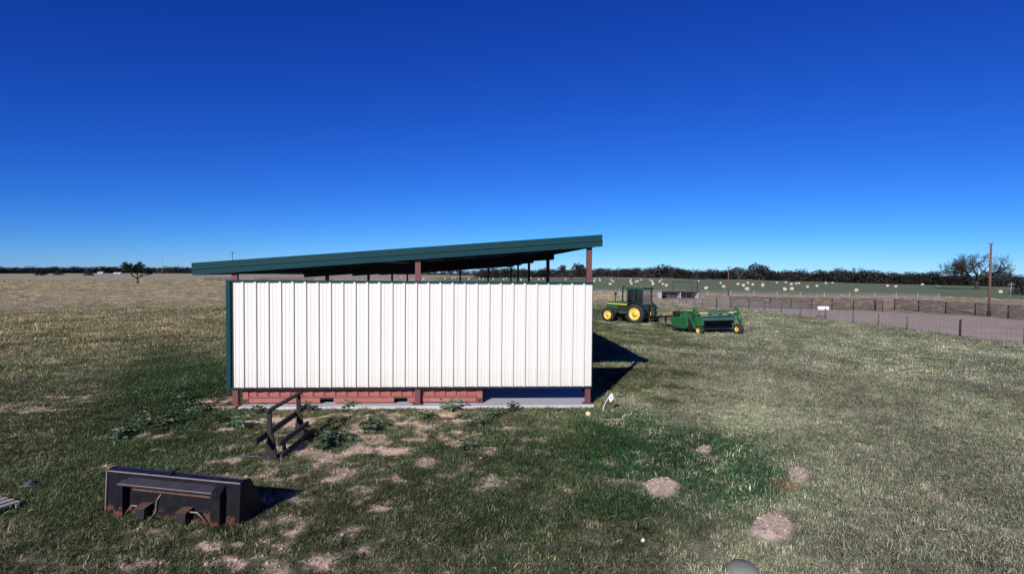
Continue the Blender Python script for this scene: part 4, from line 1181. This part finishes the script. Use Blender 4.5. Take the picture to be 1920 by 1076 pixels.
# ------------------------------------------------------------------ trees
def leafcloud(mb, lobes, n_, size, rg_, flat=.75):
    tot = sum(l_[3] ** 2 for l_ in lobes)
    for c0, c1, c2, rr in lobes:
        for _ in range(int(n_ * rr * rr / tot)):
            while True:
                v = Vector((rg_.gauss(0, 1), rg_.gauss(0, 1), rg_.gauss(0, 1)))
                if v.length > .1: break
            v.normalize(); rad = rr * (1 - abs(rg_.gauss(0, .18)))
            p = Vector((c0, c1, c2)) + Vector((v.x * rad, v.y * rad, v.z * rad * flat))
            if p.z < .05: p.z = .05 + rg_.random() * .3
            nn = (v + Vector((rg_.gauss(0, .6), rg_.gauss(0, .6), rg_.gauss(0, .6)))).normalized()
            t1 = nn.orthogonal().normalized(); t2 = nn.cross(t1)
            s = size * rg_.uniform(.6, 1.4)
            o = len(mb.v)
            mb.v += [tuple(p + t1 * s), tuple(p + t2 * s * .6), tuple(p - t1 * s), tuple(p - t2 * s * .6)]
            mb.f.append((o, o + 1, o + 2, o + 3)); mb.s.append(False)
            t = rg_.random(); t = t * t
            mb.t += [t] * 4

def limb(mb, p, d, L, r, dep, rg_, tips, spread=.6, up=.15, sides=5, minr=.03):
    pts = [p]; q = p.copy(); dd = d.copy()
    for i in range(3):
        dd = (dd + Vector((rg_.gauss(0, .16), rg_.gauss(0, .16), rg_.gauss(0, .10) + up * .3))).normalized()
        q = q + dd * L / 3; pts.append(q.copy())
    mb.tube(pts, [r, r * .9, r * .78, r * .65], sides if dep > 2 else 3, False)
    if dep == 0:
        tips.append(q); return
    k = rg_.choice((2, 3, 3)) if dep > 1 else 3
    for i in range(k):
        v = (dd + Vector((rg_.gauss(0, spread), rg_.gauss(0, spread), rg_.gauss(0, spread * .7) + up))).normalized()
        st = q if i == 0 else pts[rg_.choice((1, 2, 3))]
        limb(mb, st, v, L * rg_.uniform(.62, .82), max(r * rg_.uniform(.5, .66), minr), dep - 1, rg_, tips, spread, up, sides, minr)

def oak_template(seed, wide, tall, m_, low=False, nleaf=1100):
    rg_ = random.Random(seed)
    tk_ = MB(); tips = []
    hb = tall * (.12 if low else .28)
    tk_.tube([(0, 0, -.3), (rg_.uniform(-.2, .2), rg_.uniform(-.2, .2), hb), (rg_.uniform(-.4, .4), 0, tall * .55)], [tall * .05, tall * .038, tall * .02], 6)
    for k_ in range(4):
        a = k_ * 1.57 + rg_.random()
        tk_.tube([(0, 0, hb), (wide * .2 * math.cos(a), wide * .2 * math.sin(a), tall * .5), (wide * .36 * math.cos(a), wide * .36 * math.sin(a), tall * .68)], [tall * .025, tall * .016, tall * .008], 4)
    lobes = []
    for k_ in range(11):
        a = rg_.uniform(0, 6.283); rr = wide * .34 * math.sqrt(rg_.random())
        zc = tall * rg_.uniform(.14 if low else .26, .82)
        s = wide * rg_.uniform(.14, .24)
        lobes.append((rr * math.cos(a), rr * math.sin(a), min(zc, tall - s * .8 - tall * .25 * (rr / (wide * .34)) ** 2), s))
    lobes.append((0, 0, tall * .72, wide * .25)); lobes += [(wide * .3 * math.cos(k_), wide * .3 * math.sin(k_), tall * .16, wide * .2) for k_ in range(6)]
    cr = MB(); leafcloud(cr, lobes, nleaf, .36, rg_, .85)
    return tk_.mesh('trunk', M_BARK), cr.mesh('crown', m_)
OT = [oak_template(s, 9 + (s % 3) * 1.5, 8.2 + (s % 2), M_LEAF if s % 4 else M_LEAFG, s % 2 == 0) for s in range(8)]
def oak(px, py, hpx, k_, label, group, name='oak_tree', wmul=1.0):
    p = G(px, py); h = hpx / ppm(p)
    if group and ('far treeline' in group or 'left treeline' in group) and 'lone' not in group:
        tone = 'grey brown' if k_ % 4 == 0 else 'dark'
        size = 'tall ' if h > 10.5 else ('low ' if h < 7.5 else '')
        form = 'broad' if wmul > 1.35 else 'round'
        label = tone + ' ' + size + form + ' ' + label
    t = thing(name, label, 'tree', p, random.uniform(0, 6.28), group)
    base = 8.2 + (k_ % 2)
    s = h / base; t.scale = (s * wmul, s * wmul, s)
    obj_from('trunk', OT[k_][0], t); obj_from('crown', OT[k_][1], t)
    return t
rt = random.Random(12)
LBL_R = 'live oak in the treeline beyond the green hay field'
LBL_L = 'oak in the distant treeline beyond the brown left pasture'
bx_ = [600, 900, 1110, 1250, 1300, 1400, 1450, 1560, 1660, 1800, 1920, 2160]
by_ = [519, 521, 520, 521, 523.5, 524, 526, 529, 532, 535, 538, 541]
x_ = 900
while x_ < 2160:
    base = float(np.interp(x_, bx_, by_))
    hp = float(np.interp(x_, [900, 1100, 1190, 1230, 1300, 1370, 1420, 1450, 1560, 1640, 1700, 1780, 1990], [21, 20, 19, 25, 22, 23, 30, 21, 24, 27, 26, 26, 26])) * rt.uniform(.66, 1.14)
    oak(x_, base + rt.uniform(-.6, .5), hp, rt.randrange(8), LBL_R, 'live oaks of the far treeline', 'oak_tree', rt.uniform(1.1, 1.5))
    x_ += rt.uniform(8, 16)
x_ = 905
while x_ < 2160:          # a second rank just behind
    base = float(np.interp(x_, bx_, by_)) - 2.2
    oak(x_, base, rt.uniform(12, 18), rt.randrange(8), LBL_R, 'live oaks of the far treeline', 'oak_tree', rt.uniform(1.4, 1.8))
    x_ += rt.uniform(12, 17)
x_ = -230
while x_ < 620:
    base = float(np.interp(x_, [-40, 100, 240, 360, 620], [513.2, 512.6, 512.4, 512.8, 515]))
    oak(x_, base, rt.uniform(10.5, 15), rt.randrange(8), LBL_L, 'oaks of the left treeline', 'distant_oak_tree', rt.uniform(1.2, 1.7))
    x_ += rt.uniform(8, 14)
x_ = -232
while x_ < 900:
    base = float(np.interp(x_, [-40, 100, 240, 360, 620, 900], [512, 511.6, 511.4, 511.6, 512.5, 517]))
    oak(x_, base, rt.uniform(9, 12), rt.randrange(8), LBL_L, 'oaks of the left treeline', 'distant_oak_tree', rt.uniform(1.5, 2.0))
    x_ += rt.uniform(10, 17)
for x_, y_, h_ in ((76, 516.5, 17), (110, 516, 11), (166, 517, 14)):
    oak(x_, y_, h_, 1 + 2 * (x_ % 3), 'lone round oak standing out in front of the left treeline', 'lone oaks before the left treeline', 'lone_oak_tree', 1.35)
oak(1916, 553, 36, 3, 'green oak at the pasture edge beside the pale T shaped pole', None, 'pasture_oak_tree', 1.1)

def bare_tree(name, px, py, hpx, seed, label, m_, leaf=None, nleaf=0, dep=6, spread=.55, up=.1, trunk=.2, wide=1.0, lsize=.2, fork=4, cr0=.35):
    p = G(px, py); H_ = hpx / ppm(p)
    rg_ = random.Random(seed)
    t = thing(name, label, 'tree', p)
    mb = MB(); tips = []
    base = Vector((0, 0, H_ * trunk))
    mb.tube([(0, 0, -.2), (rg_.uniform(-.1, .1), 0, H_ * trunk * .5), tuple(base)], [H_ * .040, H_ * .032, H_ * .030], 8, False)
    for k_ in range(fork):
        a = k_ * 6.283 / fork + rg_.uniform(-.4, .4)
        v = Vector((math.cos(a) * wide, math.sin(a) * wide, rg_.uniform(.45, 1.0))).normalized()
        limb(mb, base, v, H_ * .27, H_ * .026, dep, rg_, tips, spread, up)
    zmax = max(v[2] for v in mb.v); s = H_ / zmax
    mb.v = [(x * s, y * s, z * s) for x, y, z in mb.v]
    mb.build('trunk', m_, t)
    if leaf:
        cr = MB(); rg_.shuffle(tips)
        tips = [q * s for q in tips if q.z * s > H_ * cr0]
        for q in tips[:nleaf]:
            leafcloud(cr, [(q.x, q.y, q.z, H_ * .06)], 14, lsize, rg_)
        cr.build('crown', leaf, t)
    return t
bare_tree('bare_oak_tree', 1831, 543, 70, 4, 'large spreading leafless oak standing before the right treeline', M_BARK, dep=6, spread=.55, up=.10, trunk=.20, wide=1.5, fork=9)
bare_tree('thin_oak_tree', 1072, 525, 32, 8, 'grey half bare oak in the hay field seen beside the shed corner post', M_BARKG, M_LEAFG, 500, 5, .6, .1, .2, 1.4, .25, 5, .1)
bare_tree('mesquite_tree', 258, 532.5, 41, 15, 'small forked mesquite tree standing alone in the brown left pasture', M_BARK, M_LEAFM, 420, 5, .5, .12, .22, 1.1, .17, 3, .36)
for i, (x_, y_, h_) in enumerate(((1385, 524.5, 26), (1570, 528.5, 29), (1605, 529.5, 30), (1222, 521, 22))):
    bare_tree('grey_bare_tree', x_, y_, h_, 30 + i, 'pale grey leafless tree rising out of the dark treeline', M_BARKG, None, 0, 5, .5, .2, .25, .8, .2, 4)['group'] = 'leafless trees in the treeline'

# ------------------------------------------------------------------ far houses
def house(px, py, w, d_, h, label, name='farmhouse', rz=0):
    p = G(px, py)
    t = thing(name, label, 'house', p, rz)
    MB().bb(-w / 2, w / 2, 0, d_, -.5, h).build('wall', M_SHEDWHITE, t)
    MB().prism([(-.5, h), (d_ + .5, h), (d_ / 2, h + 1.0)], -w / 2 - .4, w / 2 + .4, 'x').build('roof', M_TANK, t)
    MB().bb(-.5, .5, -.06, -.01, 0, 2.1).build('door', M_WOOD, t)
    for xx in (-w * .32, w * .32): MB().bb(xx - .6, xx + .6, -.06, -.01, .9, 2.0).build('window', M_BLACK, t)
house(187, 513.3, 6, 5, 1.5, 'small white house under the oaks of the left treeline')
house(219, 513.2, 9, 5, 1.0, 'long low white building under the oaks of the left treeline', 'farm_building')

# ------------------------------------------------------------------ broadleaf weeds in the yard
def weed_template(seed):
    rg_ = random.Random(seed); mb = MB()
    for s_ in range(5):
        a0 = rg_.uniform(0, 6.283); hgt = rg_.uniform(.08, .22); ox, oy = rg_.uniform(-.06, .06), rg_.uniform(-.06, .06)
        for i in range(7):
            z = hgt * (.25 + .75 * i / 6); a = a0 + i * 2.4; L = rg_.uniform(.06, .13) * (1.15 - .4 * i / 6); w = L * .24
            dx, dy = math.cos(a), math.sin(a); c = Vector((ox + .08 * math.cos(a0) * i / 6, oy + .08 * math.sin(a0) * i / 6, z))
            m1 = c + Vector((dx * L * .5, dy * L * .5, L * .28)); e = c + Vector((dx * L, dy * L, -L * .05)); sd = Vector((-dy * w, dx * w, 0))
            o = len(mb.v)
            mb.v += [tuple(c), tuple(m1 + sd), tuple(e), tuple(m1 - sd)]
            mb.f += [(o, o + 1, o + 2), (o, o + 2, o + 3)]; mb.s += [False, False]
            t = rg_.random(); mb.t += [t] * 4
    return mb.mesh('leaves', M_WEED)
WT = [weed_template(s) for s in range(4)]
st_m = MB().tube([(0, 0, -.03), (.01, .01, .10), (.03, .0, .2)], [.008, .006, .003], 4).mesh('stem', M_WEED)
wp = [(352, 752), (372, 762), (338, 768), (392, 772), (362, 778), (488, 776), (412, 792), (242, 816), (226, 826), (298, 812), (268, 800), (576, 771), (652, 767), (702, 800), (690, 812),
      (566, 815), (622, 834), (640, 826), (606, 842), (872, 846), (888, 802), (922, 782), (802, 790), (316, 800), (440, 806), (846, 770), (962, 772)]
for i, (x_, y_) in enumerate(wp):
    p = G(x_, y_); s = rb.uniform(1.0, 1.8)
    t = thing('broadleaf_weed', 'leafy grey green weed growing in the sandy grass in front of the shed', 'weed', p, rb.uniform(0, 6.28), 'weeds before the shed')
    t.scale = (s, s, s)
    obj_from('leaves', WT[i % 4], t); obj_from('stem', st_m, t)
